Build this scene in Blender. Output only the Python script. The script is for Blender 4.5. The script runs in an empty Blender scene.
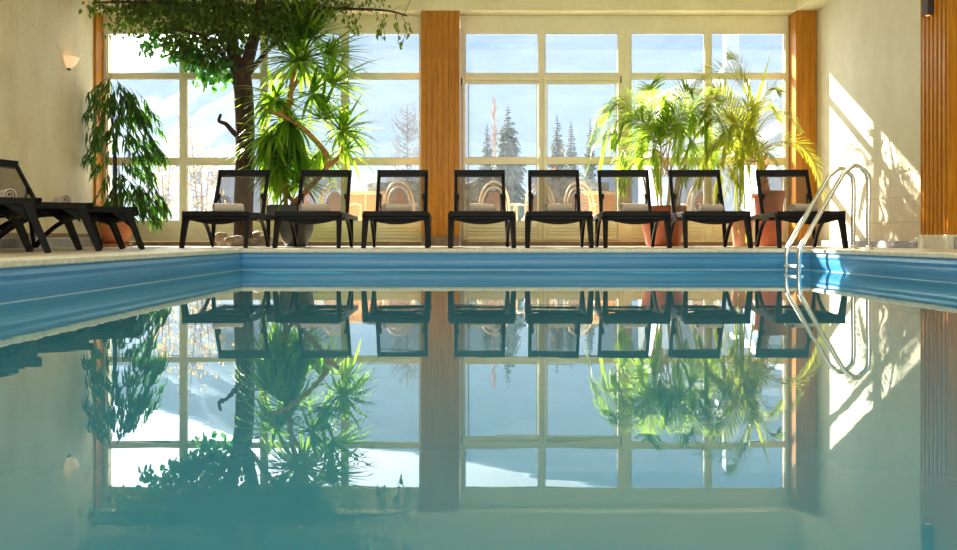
import bpy, math, random
from mathutils import Vector, Matrix, Quaternion
random.seed(7)
R = math.radians
PI = math.pi
CZ, F, VX, HY = 0.108, 935.0, 466.0, 238.0
col = bpy.context.scene.collection

def P(px, py, Y):
    """photo measurement at a known distance Y -> place in metres"""
    return Vector(((px-VX)*Y/F, Y, CZ+(HY-py)*Y/F))
def ZZ(py, Y): return CZ+(HY-py)*Y/F
def XX(px, Y): return (px-VX)*Y/F

# ------------------------------------------------------------------ materials
def new_mat(name):
    m = bpy.data.materials.new(name); m.use_nodes = True
    nt = m.node_tree; nt.nodes.clear()
    out = nt.nodes.new('ShaderNodeOutputMaterial')
    return m, nt, out
def N(nt, t, **kw):
    n = nt.nodes.new(t)
    for k, v in kw.items():
        if hasattr(n, k): setattr(n, k, v)
    return n
def setin(n, **kw):
    for k, v in kw.items():
        key = k.replace('_', ' ')
        n.inputs[key].default_value = v
def rgba(c): return (c[0], c[1], c[2], 1)
def ramp(nt, fac, stops):
    r = nt.nodes.new('ShaderNodeValToRGB')
    e = r.color_ramp.elements
    e[0].position, e[0].color = stops[0][0], rgba(stops[0][1])
    e[1].position, e[1].color = stops[-1][0], rgba(stops[-1][1])
    for p, c in stops[1:-1]:
        x = e.new(p); x.color = rgba(c)
    nt.links.new(fac, r.inputs[0])
    return r.outputs[0]
def coords(nt, scale=(1,1,1), rot=(0,0,0)):
    tc = nt.nodes.new('ShaderNodeTexCoord'); mp = nt.nodes.new('ShaderNodeMapping')
    mp.inputs['Scale'].default_value = scale; mp.inputs['Rotation'].default_value = rot
    nt.links.new(tc.outputs['Object'], mp.inputs[0])
    return mp.outputs[0]
def noise(nt, vec, scale, detail=4, rough=.55, dist=0):
    n = nt.nodes.new('ShaderNodeTexNoise')
    n.inputs['Scale'].default_value = scale; n.inputs['Detail'].default_value = detail
    n.inputs['Roughness'].default_value = rough; n.inputs['Distortion'].default_value = dist
    nt.links.new(vec, n.inputs['Vector'])
    return n.outputs['Fac']
def bump(nt, h, strength=.3, dist=.01):
    b = nt.nodes.new('ShaderNodeBump'); b.inputs['Strength'].default_value = strength
    b.inputs['Distance'].default_value = dist
    nt.links.new(h, b.inputs['Height']); return b.outputs[0]
def noisy(name, c1, c2, scale=8, rough=.6, stretch=(1,1,1), bs=0, bd=.01, bscale=None, spec=.5, metal=0, lo=.35, hi=.65, detail=5, dist=0, coat=0):
    m, nt, out = new_mat(name)
    v = coords(nt, stretch)
    f = noise(nt, v, scale, detail, .6, dist)
    c = ramp(nt, f, [(lo, c1), (hi, c2)])
    b = N(nt, 'ShaderNodeBsdfPrincipled')
    nt.links.new(c, b.inputs['Base Color'])
    b.inputs['Roughness'].default_value = rough
    b.inputs['Specular IOR Level'].default_value = spec
    b.inputs['Metallic'].default_value = metal
    b.inputs['Coat Weight'].default_value = coat
    b.inputs['Coat Roughness'].default_value = .12
    if bs:
        h = noise(nt, v, bscale or scale*3, 6, .65, dist)
        nt.links.new(bump(nt, h, bs, bd), b.inputs['Normal'])
    nt.links.new(b.outputs[0], out.inputs[0])
    return m
def leafmat(name, c1, c2, trans, tw=.45, rough=.4):
    m, nt, out = new_mat(name)
    g = N(nt, 'ShaderNodeNewGeometry')
    c = ramp(nt, g.outputs['Random Per Island'], [(0, c1), (1, c2)])
    b = N(nt, 'ShaderNodeBsdfPrincipled'); b.inputs['Roughness'].default_value = rough
    b.inputs['Specular IOR Level'].default_value = .4
    nt.links.new(c, b.inputs['Base Color'])
    t = N(nt, 'ShaderNodeBsdfTranslucent')
    tcol = ramp(nt, g.outputs['Random Per Island'], [(0, tuple(x*.65 for x in trans)), (1, trans)])
    nt.links.new(tcol, t.inputs[0])
    mx = N(nt, 'ShaderNodeMixShader'); mx.inputs[0].default_value = tw
    nt.links.new(b.outputs[0], mx.inputs[1]); nt.links.new(t.outputs[0], mx.inputs[2])
    nt.links.new(mx.outputs[0], out.inputs[0])
    return m

M = {}
M['stucco'] = noisy('stucco', (.62,.53,.34), (.74,.66,.47), 2.2, .55, bs=.9, bd=.02, bscale=16, spec=.35, lo=.3, hi=.62)
# scratchy stucco on the left wall
def left_stucco():
    m, nt, out = new_mat('scratched_stucco')
    v = coords(nt, (1,1,.6)); a = noise(nt, v, 1.6, 6, .6)
    c = ramp(nt, a, [(.32,(.60,.49,.27)), (.5,(.70,.60,.36)), (.68,(.76,.67,.45))])
    v2 = coords(nt, (1,1.6,4.0), (R(25),0,0))
    s = noise(nt, v2, 9, 3, .5, .6)
    sc = ramp(nt, s, [(.60,(1,1,1)), (.72,(.80,.66,.44))])
    mx = N(nt, 'ShaderNodeMixRGB', blend_type='MULTIPLY'); mx.inputs[0].default_value = .55
    nt.links.new(c, mx.inputs[1]); nt.links.new(sc, mx.inputs[2])
    b = N(nt, 'ShaderNodeBsdfPrincipled'); b.inputs['Roughness'].default_value = .5
    b.inputs['Specular IOR Level'].default_value = .35
    nt.links.new(mx.outputs[0], b.inputs['Base Color'])
    h = noise(nt, v2, 12, 5, .6, .5)
    nt.links.new(bump(nt, h, .8, .012), b.inputs['Normal'])
    nt.links.new(b.outputs[0], out.inputs[0]); return m
M['stucco_left'] = left_stucco()
M['plaster'] = noisy('smooth_plaster', (.64,.59,.42), (.70,.65,.48), 3, .6, bs=.15, bscale=30)
M['ceiling'] = noisy('ceiling_plaster', (.78,.70,.42), (.86,.79,.52), 3, .7, bs=.9, bd=.02, bscale=14)
M['frame'] = noisy('cream_frame', (.76,.70,.46), (.82,.77,.54), 5, .35, bs=0)
M['gasket'] = noisy('rubber_gasket', (.06,.06,.055), (.09,.09,.08), 10, .6)
def plank(name, c1, c2, rough=.4, w=.07, coat=.04, groove=True):
    m, nt, out = new_mat(name)
    v = coords(nt, (9,9,.5)); f = noise(nt, v, 5, 6, .6, .8)
    c = ramp(nt, f, [(.25, c1), (.5, tuple((a+b)/2 for a,b in zip(c1,c2))), (.75, c2)])
    b = N(nt, 'ShaderNodeBsdfPrincipled'); b.inputs['Roughness'].default_value = rough
    b.inputs['Coat Weight'].default_value = coat; b.inputs['Coat Roughness'].default_value = .15; b.inputs['Specular IOR Level'].default_value = .2
    nt.links.new(c, b.inputs['Base Color'])
    nt.links.new(bump(nt, f, .15, .004), b.inputs['Normal'])
    nt.links.new(b.outputs[0], out.inputs[0]); return m
M['wood'] = plank('honey_wood', (.31,.105,.004), (.60,.25,.016))
M['wood_dark'] = plank('groove_wood', (.16,.055,.01), (.24,.09,.015))
M['coping'] = noisy('coping_stone', (.60,.56,.44), (.76,.73,.62), 30, .5, bs=.4, bscale=60, bd=.004)
M['edge_band'] = noisy('slip_strip', (.66,.60,.42), (.74,.68,.50), 60, .5)
def tilemat(name, c1, c2, grout, sx, sy, rough=.3, rot=(0,0,0), mortar=.012):
    m, nt, out = new_mat(name)
    v = coords(nt, (1,1,1), rot)
    br = N(nt, 'ShaderNodeTexBrick'); br.offset = 0
    br.inputs['Scale'].default_value = 1; br.inputs['Brick Width'].default_value = sx
    br.inputs['Row Height'].default_value = sy; br.inputs['Mortar Size'].default_value = mortar
    br.inputs['Color1'].default_value = rgba(c1); br.inputs['Color2'].default_value = rgba(c2)
    br.inputs['Mortar'].default_value = rgba(grout)
    nt.links.new(v, br.inputs['Vector'])
    f = noise(nt, v, 14, 5, .6)
    dk = ramp(nt, f, [(.3,(.82,.80,.76)), (.7,(1,1,1))])
    mx = N(nt, 'ShaderNodeMixRGB', blend_type='MULTIPLY'); mx.inputs[0].default_value = .7
    nt.links.new(br.outputs['Color'], mx.inputs[1]); nt.links.new(dk, mx.inputs[2])
    b = N(nt, 'ShaderNodeBsdfPrincipled'); b.inputs['Roughness'].default_value = rough
    nt.links.new(mx.outputs[0], b.inputs['Base Color'])
    nt.links.new(b.outputs[0], out.inputs[0]); return m
M['floor'] = tilemat('deck_tiles', (.52,.45,.34), (.58,.51,.39), (.36,.31,.24), .3, .3, .35, mortar=.006)
M['wains'] = tilemat('wainscot_tiles', (.66,.58,.42), (.70,.62,.46), (.52,.45,.33), .28, .27, .3, (0,R(90),0), .005)
M['ledge'] = noisy('grey_tile', (.24,.24,.26), (.34,.33,.34), 12, .3)
M['ledge_top'] = noisy('lit_tile_edge', (.55,.62,.70), (.62,.68,.74), 12, .25)  # light on the grey ledge's top edge, painted as a paler colour
M['brown_tile'] = noisy('brown_tile', (.20,.12,.07), (.30,.19,.11), 9, .4)
M['black'] = noisy('black_plastic', (.004,.0045,.0045), (.007,.007,.0075), 20, .45, spec=.16)
M['towel'] = noisy('taupe_towel', (.50,.42,.36), (.62,.53,.46), 60, .95, bs=.9, bscale=240, bd=.004, spec=.1)
M['steel'] = noisy('polished_steel', (.74,.74,.72), (.80,.80,.78), 4, .16, metal=1, spec=.5)
M['terracotta'] = noisy('terracotta', (.40,.12,.035), (.54,.19,.065), 5, .7, bs=.3, bscale=30)
M['terra_red'] = noisy('red_terracotta', (.34,.07,.022), (.44,.11,.035), 5, .55, bs=.2, bscale=30)
M['terra_pink'] = noisy('pink_terracotta', (.56,.22,.12), (.66,.30,.18), 5, .7, bs=.2, bscale=30)
M['soil'] = noisy('soil', (.03,.02,.012), (.08,.05,.03), 30, .95, bs=1, bscale=50, bd=.03)
M['planter'] = noisy('grey_planter', (.035,.036,.034), (.06,.06,.056), 6, .5)
M['bark'] = noisy('dark_bark', (.025,.012,.007), (.085,.042,.024), 7, .85, (3,3,1), bs=1, bscale=18, bd=.03)
M['stalk'] = noisy('ringed_stalk', (.36,.15,.045), (.58,.28,.10), 4, .7, (1,1,6), bs=.9, bscale=22, bd=.01)
M['cane'] = noisy('palm_cane', (.42,.30,.08), (.60,.48,.16), 9, .5, (2,2,1))
M['stone'] = noisy('field_stone', (.30,.20,.13), (.55,.46,.36), 7, .8, bs=.7, bscale=20, bd=.02)
M['ficus'] = leafmat('ficus_leaf', (.014,.036,.009), (.060,.095,.014), (.30,.46,.03), .38)
M['ficus_big'] = leafmat('ficus_leaf_broad', (.03,.11,.025), (.06,.17,.03), (.16,.52,.07), .5)
M['alii'] = leafmat('long_leaf', (.010,.032,.007), (.022,.06,.011), (.12,.36,.015), .34)
M['yucca'] = leafmat('strap_leaf', (.025,.085,.018), (.07,.17,.02), (.60,.95,.05), .52)
M['areca'] = leafmat('areca_leaf', (.05,.13,.015), (.17,.28,.03), (.66,.90,.08), .52)
M['phoenix'] = leafmat('feather_leaf', (.07,.14,.02), (.22,.26,.03), (.85,.88,.07), .5)
M['rattan'] = noisy('pale_rattan', (.46,.29,.10), (.58,.40,.17), 8, .4, spec=.4)
def weave(name, c1, c2, c3):
    m, nt, out = new_mat(name)
    tc = N(nt, 'ShaderNodeTexCoord'); sp = N(nt, 'ShaderNodeSeparateXYZ')
    nt.links.new(tc.outputs['Object'], sp.inputs[0])
    def mth(op, a, b=None):
        n = N(nt, 'ShaderNodeMath', operation=op)
        for i, q in enumerate((a, b)):
            if q is None: continue
            if isinstance(q, (int, float)): n.inputs[i].default_value = q
            else: nt.links.new(q, n.inputs[i])
        return n.outputs[0]
    tri = mth('PINGPONG', sp.outputs['X'], .10)
    s = mth('ADD', tri, sp.outputs['Z'])
    w = mth('PINGPONG', s, .026)
    f = mth('DIVIDE', w, .026)
    c = ramp(nt, f, [(.1, c1), (.5, c2), (.9, c3)])
    b = N(nt, 'ShaderNodeBsdfPrincipled'); b.inputs['Roughness'].default_value = .5
    nt.links.new(c, b.inputs['Base Color']); nt.links.new(bump(nt, f, .5, .006), b.inputs['Normal'])
    nt.links.new(b.outputs[0], out.inputs[0]); return m
M['weave_orange'] = weave('orange_weave', (.22,.055,.003), (.50,.18,.012), (.66,.28,.025))
M['weave_brown'] = weave('brown_weave', (.07,.03,.01), (.20,.09,.03), (.30,.15,.05))
M['cushion'] = noisy('white_cushion', (.82,.80,.75), (.90,.88,.84), 9, .8)
M['snow'] = noisy('snow', (.80,.84,.90), (.92,.94,.97), .4, .7, bs=.3, bscale=2, bd=.1)
M['hedge'] = noisy('hedge_leaves', (.14,.15,.11), (.36,.36,.30), 9, .9, bs=1, bscale=16, bd=.1, detail=8)
M['conifer'] = leafmat('conifer_needles', (.06,.10,.08), (.17,.23,.21), (.08,.12,.08), .15, .8)
M['twig'] = noisy('bare_twig', (.14,.085,.055), (.26,.17,.12), 6, .8)
M['twig_pink'] = noisy('pink_bare_twig', (.30,.17,.13), (.42,.26,.20), 6, .8)
M['twig_grey'] = noisy('grey_bare_twig', (.16,.16,.16), (.26,.26,.26), 6, .8)
M['yellow_leaf'] = leafmat('yellow_leaf', (.50,.25,.05), (.70,.42,.12), (.9,.6,.2), .5)
M['red_leaf'] = leafmat('red_leaf', (.42,.07,.02), (.60,.16,.04), (.9,.25,.06), .4)
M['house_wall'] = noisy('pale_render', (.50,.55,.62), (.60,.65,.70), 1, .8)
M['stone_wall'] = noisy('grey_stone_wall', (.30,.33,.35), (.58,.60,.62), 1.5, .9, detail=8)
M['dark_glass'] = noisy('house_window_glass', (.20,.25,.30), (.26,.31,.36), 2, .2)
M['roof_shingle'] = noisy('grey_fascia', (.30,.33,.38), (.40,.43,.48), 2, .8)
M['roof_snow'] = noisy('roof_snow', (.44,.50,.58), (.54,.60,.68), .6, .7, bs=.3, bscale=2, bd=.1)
M['bronze'] = noisy('dark_bronze', (.05,.04,.045), (.08,.065,.065), 9, .4, metal=.5)
M['white_plastic'] = noisy('white_plastic', (.85,.87,.86), (.9,.92,.9), 5, .3)

def emis(name, colr, s, base=(.9,.75,.55)):
    m, nt, out = new_mat(name)
    b = N(nt, 'ShaderNodeBsdfPrincipled'); b.inputs['Base Color'].default_value = rgba(base)
    b.inputs['Emission Color'].default_value = rgba(colr); b.inputs['Emission Strength'].default_value = s
    nt.links.new(b.outputs[0], out.inputs[0]); return m
M['lamp_bowl'] = emis('alabaster_bowl', (1,.60,.28), .5)
M['bulb'] = emis('bulb_glow', (1,.55,.2), 14)
M['glow_small'] = emis('downlight_glow', (1,.35,.08), 3)

def meshcloth():
    m, nt, out = new_mat('sling_mesh')
    v = coords(nt, (1,1,1))
    f = noise(nt, v, 60, 2, .5)
    b = N(nt, 'ShaderNodeBsdfPrincipled'); b.inputs['Base Color'].default_value = (.085,.065,.05,1)
    b.inputs['Roughness'].default_value = .6
    t = N(nt, 'ShaderNodeBsdfTransparent'); t.inputs[0].default_value = (1,1,1,1)
    fr = ramp(nt, f, [(.3,(.33,)*3), (.7,(.40,)*3)])
    mx = N(nt, 'ShaderNodeMixShader')
    nt.links.new(fr, mx.inputs[0]); nt.links.new(b.outputs[0], mx.inputs[1]); nt.links.new(t.outputs[0], mx.inputs[2])
    nt.links.new(mx.outputs[0], out.inputs[0]); return m
M['sling'] = meshcloth()

def glassmat():
    m, nt, out = new_mat('window_glass')
    t = N(nt, 'ShaderNodeBsdfTransparent'); t.inputs[0].default_value = (.97,.99,.98,1)
    tl = N(nt, 'ShaderNodeBsdfTranslucent'); tl.inputs[0].default_value = (.85,.92,1,1)
    g = N(nt, 'ShaderNodeBsdfGlossy'); g.inputs['Roughness'].default_value = .02
    fr = N(nt, 'ShaderNodeFresnel'); fr.inputs[0].default_value = 1.3
    m1 = N(nt, 'ShaderNodeMixShader'); m1.inputs[0].default_value = .022
    nt.links.new(t.outputs[0], m1.inputs[1]); nt.links.new(tl.outputs[0], m1.inputs[2])
    m2 = N(nt, 'ShaderNodeMixShader')
    nt.links.new(fr.outputs[0], m2.inputs[0]); nt.links.new(m1.outputs[0], m2.inputs[1]); nt.links.new(g.outputs[0], m2.inputs[2])
    nt.links.new(m2.outputs[0], out.inputs[0]); return m
M['glass'] = glassmat()

def watermat():
    m, nt, out = new_mat('pool_water')
    df = N(nt, 'ShaderNodeBsdfDiffuse'); df.inputs[0].default_value = (.05,.24,.35,1)
    mb = N(nt, 'ShaderNodeMixShader'); mb.inputs[0].default_value = .86
    v = coords(nt, (.55,1.5,1))
    a = noise(nt, v, 1.3, 2, .45, .4)
    v2 = coords(nt, (1.2,4.5,1)); b_ = noise(nt, v2, 2.2, 2, .5, .3)
    ad = N(nt, 'ShaderNodeMath', operation='MULTIPLY_ADD'); ad.inputs[1].default_value = .22
    nt.links.new(b_, ad.inputs[0]); nt.links.new(a, ad.inputs[2])
    nrm = bump(nt, ad.outputs[0], .30, .0016)
    t = N(nt, 'ShaderNodeBsdfTransparent'); t.inputs[0].default_value = (.62,.96,1,1)
    g = N(nt, 'ShaderNodeBsdfGlossy'); g.inputs['Roughness'].default_value = 0
    g.inputs[0].default_value = (.96,1,1,1)
    nt.links.new(nrm, g.inputs['Normal'])
    fr = N(nt, 'ShaderNodeFresnel'); fr.inputs[0].default_value = 1.5
    mx = N(nt, 'ShaderNodeMixShader')
    nt.links.new(t.outputs[0], mb.inputs[1]); nt.links.new(df.outputs[0], mb.inputs[2])
    nt.links.new(fr.outputs[0], mx.inputs[0]); nt.links.new(mb.outputs[0], mx.inputs[1]); nt.links.new(g.outputs[0], mx.inputs[2])
    nt.links.new(mx.outputs[0], out.inputs[0]); return m
M['water'] = watermat()

def linermat():
    m, nt, out = new_mat('pool_liner')
    tc = N(nt, 'ShaderNodeTexCoord'); sp = N(nt, 'ShaderNodeSeparateXYZ')
    nt.links.new(tc.outputs['Object'], sp.inputs[0])
    # light glint along the water level, painted in as a pale line
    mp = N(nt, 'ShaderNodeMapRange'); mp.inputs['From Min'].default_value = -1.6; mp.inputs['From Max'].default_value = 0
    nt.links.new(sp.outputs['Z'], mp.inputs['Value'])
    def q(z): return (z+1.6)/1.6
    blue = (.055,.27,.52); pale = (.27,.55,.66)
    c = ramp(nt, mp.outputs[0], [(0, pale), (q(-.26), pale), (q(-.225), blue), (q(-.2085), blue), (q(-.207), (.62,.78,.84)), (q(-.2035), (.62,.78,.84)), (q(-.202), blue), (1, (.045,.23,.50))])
    f = noise(nt, coords(nt, (1,1,6)), 9, 5, .6)
    dk = ramp(nt, f, [(.3,(.86,.9,.92)), (.7,(1,1,1))])
    mx = N(nt, 'ShaderNodeMixRGB', blend_type='MULTIPLY'); mx.inputs[0].default_value = 1
    nt.links.new(c, mx.inputs[1]); nt.links.new(dk, mx.inputs[2])
    b = N(nt, 'ShaderNodeBsdfPrincipled'); b.inputs['Roughness'].default_value = .28
    nt.links.new(mx.outputs[0], b.inputs['Base Color'])
    nt.links.new(b.outputs[0], out.inputs[0]); return m
M['liner'] = linermat()

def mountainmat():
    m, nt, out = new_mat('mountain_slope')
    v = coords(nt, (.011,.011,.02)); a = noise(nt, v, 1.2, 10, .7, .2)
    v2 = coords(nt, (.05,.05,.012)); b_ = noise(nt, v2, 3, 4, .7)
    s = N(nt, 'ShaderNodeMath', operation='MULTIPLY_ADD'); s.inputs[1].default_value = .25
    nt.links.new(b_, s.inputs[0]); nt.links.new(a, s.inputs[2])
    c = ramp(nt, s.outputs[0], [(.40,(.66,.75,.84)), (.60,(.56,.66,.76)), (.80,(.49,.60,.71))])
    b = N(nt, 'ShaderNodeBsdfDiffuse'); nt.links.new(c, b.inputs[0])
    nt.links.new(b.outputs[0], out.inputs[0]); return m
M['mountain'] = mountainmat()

# ------------------------------------------------------------------ mesh builder
class MB:
    def __init__(s): s.v = []; s.f = []; s.sm = []
    def add(s, vs, fs, smooth=False):
        o = len(s.v); s.v += [tuple(v) for v in vs]
        for f in fs: s.f.append(tuple(i+o for i in f)); s.sm.append(smooth)
    def box(s, x0,x1,y0,y1,z0,z1, mat=None):
        vs = [Vector(p) for p in ((x0,y0,z0),(x1,y0,z0),(x1,y1,z0),(x0,y1,z0),(x0,y0,z1),(x1,y0,z1),(x1,y1,z1),(x0,y1,z1))]
        if mat: vs = [mat @ v for v in vs]
        s.add(vs, [(3,2,1,0),(4,5,6,7),(0,1,5,4),(1,2,6,5),(2,3,7,6),(3,0,4,7)])
    def sweep(s, path, prof, close=False, smooth=True, up=Vector((0,0,1)), radii=None):
        """profile (list of (a,b)) swept along path"""
        path = [Vector(p) for p in path]; n = len(path); k = len(prof); vs = []
        last = None
        for i, p in enumerate(path):
            if close: t = path[(i+1)%n]-path[i-1]
            else: t = path[min(i+1,n-1)]-path[max(i-1,0)]
            t.normalize()
            if last is None:
                u = up if abs(t.dot(up)) < .95 else Vector((1,0,0))
                if abs(t.dot(u)) > .95: u = Vector((0,1,0))
            else: u = last
            a = t.cross(u); a.normalize(); b = a.cross(t); b.normalize(); last = b
            r = radii[i] if radii else 1
            for (q, w) in prof: vs.append(p+a*q*r+b*w*r)
        fs = []
        m = n if close else n-1
        for i in range(m):
            j = (i+1)%n
            for q in range(k):
                q2 = (q+1)%k
                fs.append((i*k+q, i*k+q2, j*k+q2, j*k+q))
        if not close: fs += [tuple(range(k-1,-1,-1)), tuple((n-1)*k+q for q in range(k))]
        s.add(vs, fs, smooth)
    def tube(s, path, r, seg=10, close=False, r2=None):
        if isinstance(r, (list,tuple)): rad = list(r)
        else:
            n = len(path); rr = r if r2 is None else r2
            rad = [r+(rr-r)*i/max(1,n-1) for i in range(n)]
        s.sweep(path, [(math.cos(2*PI*i/seg), math.sin(2*PI*i/seg)) for i in range(seg)], close, True, radii=rad)
    def bar(s, path, w, h, smooth=False):
        s.sweep(path, [(-w/2,-h/2),(w/2,-h/2),(w/2,h/2),(-w/2,h/2)], False, smooth)
    def lathe(s, prof, c=(0,0,0), seg=32, sq=None):
        vs = []; k = len(prof)
        for (r, z) in prof:
            for i in range(seg):
                a = 2*PI*(i+.5)/seg; vs.append((c[0]+r*math.cos(a), c[1]+r*math.sin(a), c[2]+z))
        fs = []
        for j in range(k-1):
            for i in range(seg):
                i2 = (i+1)%seg; fs.append((j*seg+i, j*seg+i2, (j+1)*seg+i2, (j+1)*seg+i))
        s.add(vs, fs, True)
    def disc(s, c, r, seg=24, n=Vector((0,0,1))):
        n = Vector(n); q = Vector((0,0,1)).rotation_difference(n)
        s.add([Vector(c)+q@Vector((r*math.cos(2*PI*i/seg), r*math.sin(2*PI*i/seg),0)) for i in range(seg)], [tuple(range(seg))])
    def build(s, name, m, parent=None, bevel=0, loc=None):
        me = bpy.data.meshes.new(name)
        vs = s.v
        if loc: vs = [(v[0]-loc[0], v[1]-loc[1], v[2]-loc[2]) for v in vs]
        me.from_pydata(vs, [], s.f); me.update()
        me.polygons.foreach_set('use_smooth', s.sm)
        me.materials.append(m)
        o = bpy.data.objects.new(name, me); col.objects.link(o)
        if loc: o.location = loc
        if parent: o.parent = parent
        if bevel:
            b = o.modifiers.new('bevel', 'BEVEL'); b.width = bevel; b.segments = 2; b.limit_method = 'ANGLE'; b.angle_limit = R(50)
        return o

def tag(o, label, cat, group=None, kind=None):
    o['label'] = label; o['category'] = cat
    if group: o['group'] = group
    if kind: o['kind'] = kind
    return o
def struct(o): o['kind'] = 'structure'; return o
def thing(name, label, cat, loc=(0,0,0), rz=0, group=None):
    o = bpy.data.objects.new(name, None); col.objects.link(o); o.empty_display_size = .1
    o.location = loc; o.rotation_euler = (0,0,rz)
    return tag(o, label, cat, group)
def copy_tree(o, parent=None):
    c = o.copy(); col.objects.link(c)
    if parent: c.parent = parent
    for ch in [x for x in KIDS.get(o.name, [])]: copy_tree(ch, c)
    return c
KIDS = {}
def index_kids():
    KIDS.clear()
    for o in bpy.data.objects:
        if o.parent: KIDS.setdefault(o.parent.name, []).append(o)

def bez(pts, n=16):
    """smooth curve through points (Catmull-Rom)"""
    pts = [Vector(p) for p in pts]
    if len(pts) == 2: return [pts[0].lerp(pts[1], i/n) for i in range(n+1)]
    out = []; ext = [pts[0]*2-pts[1]]+pts+[pts[-1]*2-pts[-2]]
    seg = max(2, n//(len(pts)-1))
    for i in range(1, len(ext)-2):
        a,b,c,d = ext[i-1:i+3]
        for k in range(seg):
            t = k/seg
            out.append(.5*((2*b)+(c-a)*t+(2*a-5*b+4*c-d)*t*t+(3*b-a-3*c+d)*t**3))
    out.append(pts[-1]); return out

# ------------------------------------------------------------------ room shell
XL, XR, YF, YG, YB = -5.08, 4.80, 12.78, 13.10, -4.0
ZC = 3.85; ZS = CZ+3.11
PXL, PXR, PY0, PY1 = -2.21, 3.385, -1.8, 9.2
ZCOP, ZW = -.037, -.206

b = MB()   # deck round the pool
cw = .30
for (x0,x1,y0,y1) in ((XL-.3, PXL-cw, YB-.3, 13.4), (PXR+cw, XR+.3, YB-.3, 13.4), (PXL-cw, PXR+cw, PY1+cw, 13.4), (PXL-cw, PXR+cw, YB-.3, PY0-cw)):
    b.box(x0,x1,y0,y1,-.2,0)
struct(b.build('floor', M['floor']))
b = MB()
for (x0,x1,y0,y1) in ((PXL-cw, PXL, PY0-cw, PY1+cw), (PXR, PXR+cw, PY0-cw, PY1+cw), (PXL, PXR, PY1, PY1+cw), (PXL, PXR, PY0-cw, PY0)):
    b.box(x0,x1,y0,y1,ZCOP,.001)
struct(b.build('trim_1', M['coping'], bevel=.008))

# pool basin: moulded wall profile, mitred rings
b = MB()
prof = [(.012,ZCOP),(.012,-.050),(.006,-.060),(.0,-.075),(.002,-.10),(-.002,-.118),(-.004,-.14),(-.003,-.165),(0,-.178),(.003,-.20),(.003,-.24),(0,-.30)]+[(-.02*i, -.30-1.5*i/12) for i in range(1,13)]
prof = [(-o, z) for o, z in prof]   # positive = inward
vs = []
for (o, z) in prof:
    vs += [(PXL+o,PY0+o,z),(PXR-o,PY0+o,z),(PXR-o,PY1-o,z),(PXL+o,PY1-o,z)]
fs = []
for i in range(len(prof)-1):
    for k in range(4):
        k2 = (k+1)%4; fs.append((i*4+k2, i*4+k, (i+1)*4+k, (i+1)*4+k2))
fs.append(tuple((len(prof)-1)*4+3-k for k in range(4)))
b.add(vs, fs[:-1], False); b.f.append(fs[-1]); b.sm.append(False)
for i in range(len(prof)-13, len(prof)-1):
    for k in range(4): b.sm[i*4+k] = False
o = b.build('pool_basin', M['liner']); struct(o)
b = MB(); b.add([(PXL-.01,PY0-.01,ZW),(PXR+.01,PY0-.01,ZW),(PXR+.01,PY1+.01,ZW),(PXL-.01,PY1+.01,ZW)], [(0,1,2,3)])
tag(b.build('pool_water', M['water']), 'still teal water filling the indoor pool, mirroring windows and plants', 'water', kind='stuff')

b = MB(); b.box(XL-.3,XL,YB-.3,YF,0,ZC); struct(b.build('wall_left', M['stucco_left']))
b = MB(); b.box(XR,XR+.3,YB-.3,13.4,0,ZC); struct(b.build('wall_right', M['plaster']))
b = MB()   # rear wall; the broad opening is added and sized for the light
b.box(XL,XR,YB-.3,YB,0,.6); b.box(XL,XR,YB-.3,YB,3.3,ZC); b.box(XL,-4.2,YB-.3,YB,.6,3.3); b.box(4.0,XR,YB-.3,YB,.6,3.3)
struct(b.build('wall_back', M['plaster']))
b = MB(); b.box(XL-.3,XR+.3,YB-.3,13.4,ZC,ZC+.2); struct(b.build('ceiling', M['ceiling']))
b = MB(); b.box(XL-.3,XR,YF,13.4,ZS,ZC); struct(b.build('wall_front', M['ceiling']))       # lintel beam
b = MB(); b.box(4.51,XR,YB,YF-.001,ZS,ZC); struct(b.build('trim_2', M['ceiling']))   # soffit along the right wall
b = MB(); b.box(XL-.3,XL,YF,13.4,0,ZS); struct(b.build('wall_front_left', M['stucco_left']))
# roof overhang outside
b = MB(); b.box(XL-1.5,XR+1.5,13.4,13.87,ZS,ZS+.22); struct(b.build('trim_3', M['frame']))

# wooden columns: boards with narrow grooves
def boards(name, x0, x1, y0, y1, z0, z1, n, axis='x', parent=None):
    root = bpy.data.objects.new(name, None); col.objects.link(root); root.location = ((x0+x1)/2,(y0+y1)/2,z0); struct(root)
    c = MB(); c.box(x0+.006,x1-.006,y0+.008,y1-.002,z0,z1)
    for i in range(n):
        if axis == 'x':
            w = (x1-x0)/n; wv = w*random.uniform(.9,.95)
            c.box(x0+i*w, x0+i*w+wv, y0, y0+.02, z0, z1)
        else:
            w = (y1-y0)/n; c.box(x0, x0+.02, y0+i*w, y0+i*w+w*.9, z0, z1)
    o = c.build('board_cladding', M['wood'], root, bevel=.003, loc=root.location); o.location = (0,0,0)
    return root
boards('trim_4', -.615, -.08, YF, 13.35, .14, ZS, 7)
b = MB(); b.box(-.605,-.09,YF+.015,13.3,0,.14); struct(b.build('trim_5', M['brown_tile']))
boards('trim_6', 4.51, XR, YF, 13.35, .09, ZS, 3)
b = MB(); b.box(4.52,XR,YF+.012,13.3,0,.09); struct(b.build('trim_7', M['brown_tile']))
# reveal lining at the left end
root = bpy.data.objects.new('trim_8', None); col.objects.link(root); struct(root); root.location = (XL,12.9,0)
c = MB(); c.box(XL-.02, XL+.035, YF-.02, YF+.03, .06, ZS-.001); c.box(XL-.02, XL+.012, YF, YG, .06, ZS-.001)
o = c.build('board_cladding', M['wood'], root, loc=root.location); o.location = (0,0,0)

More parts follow.
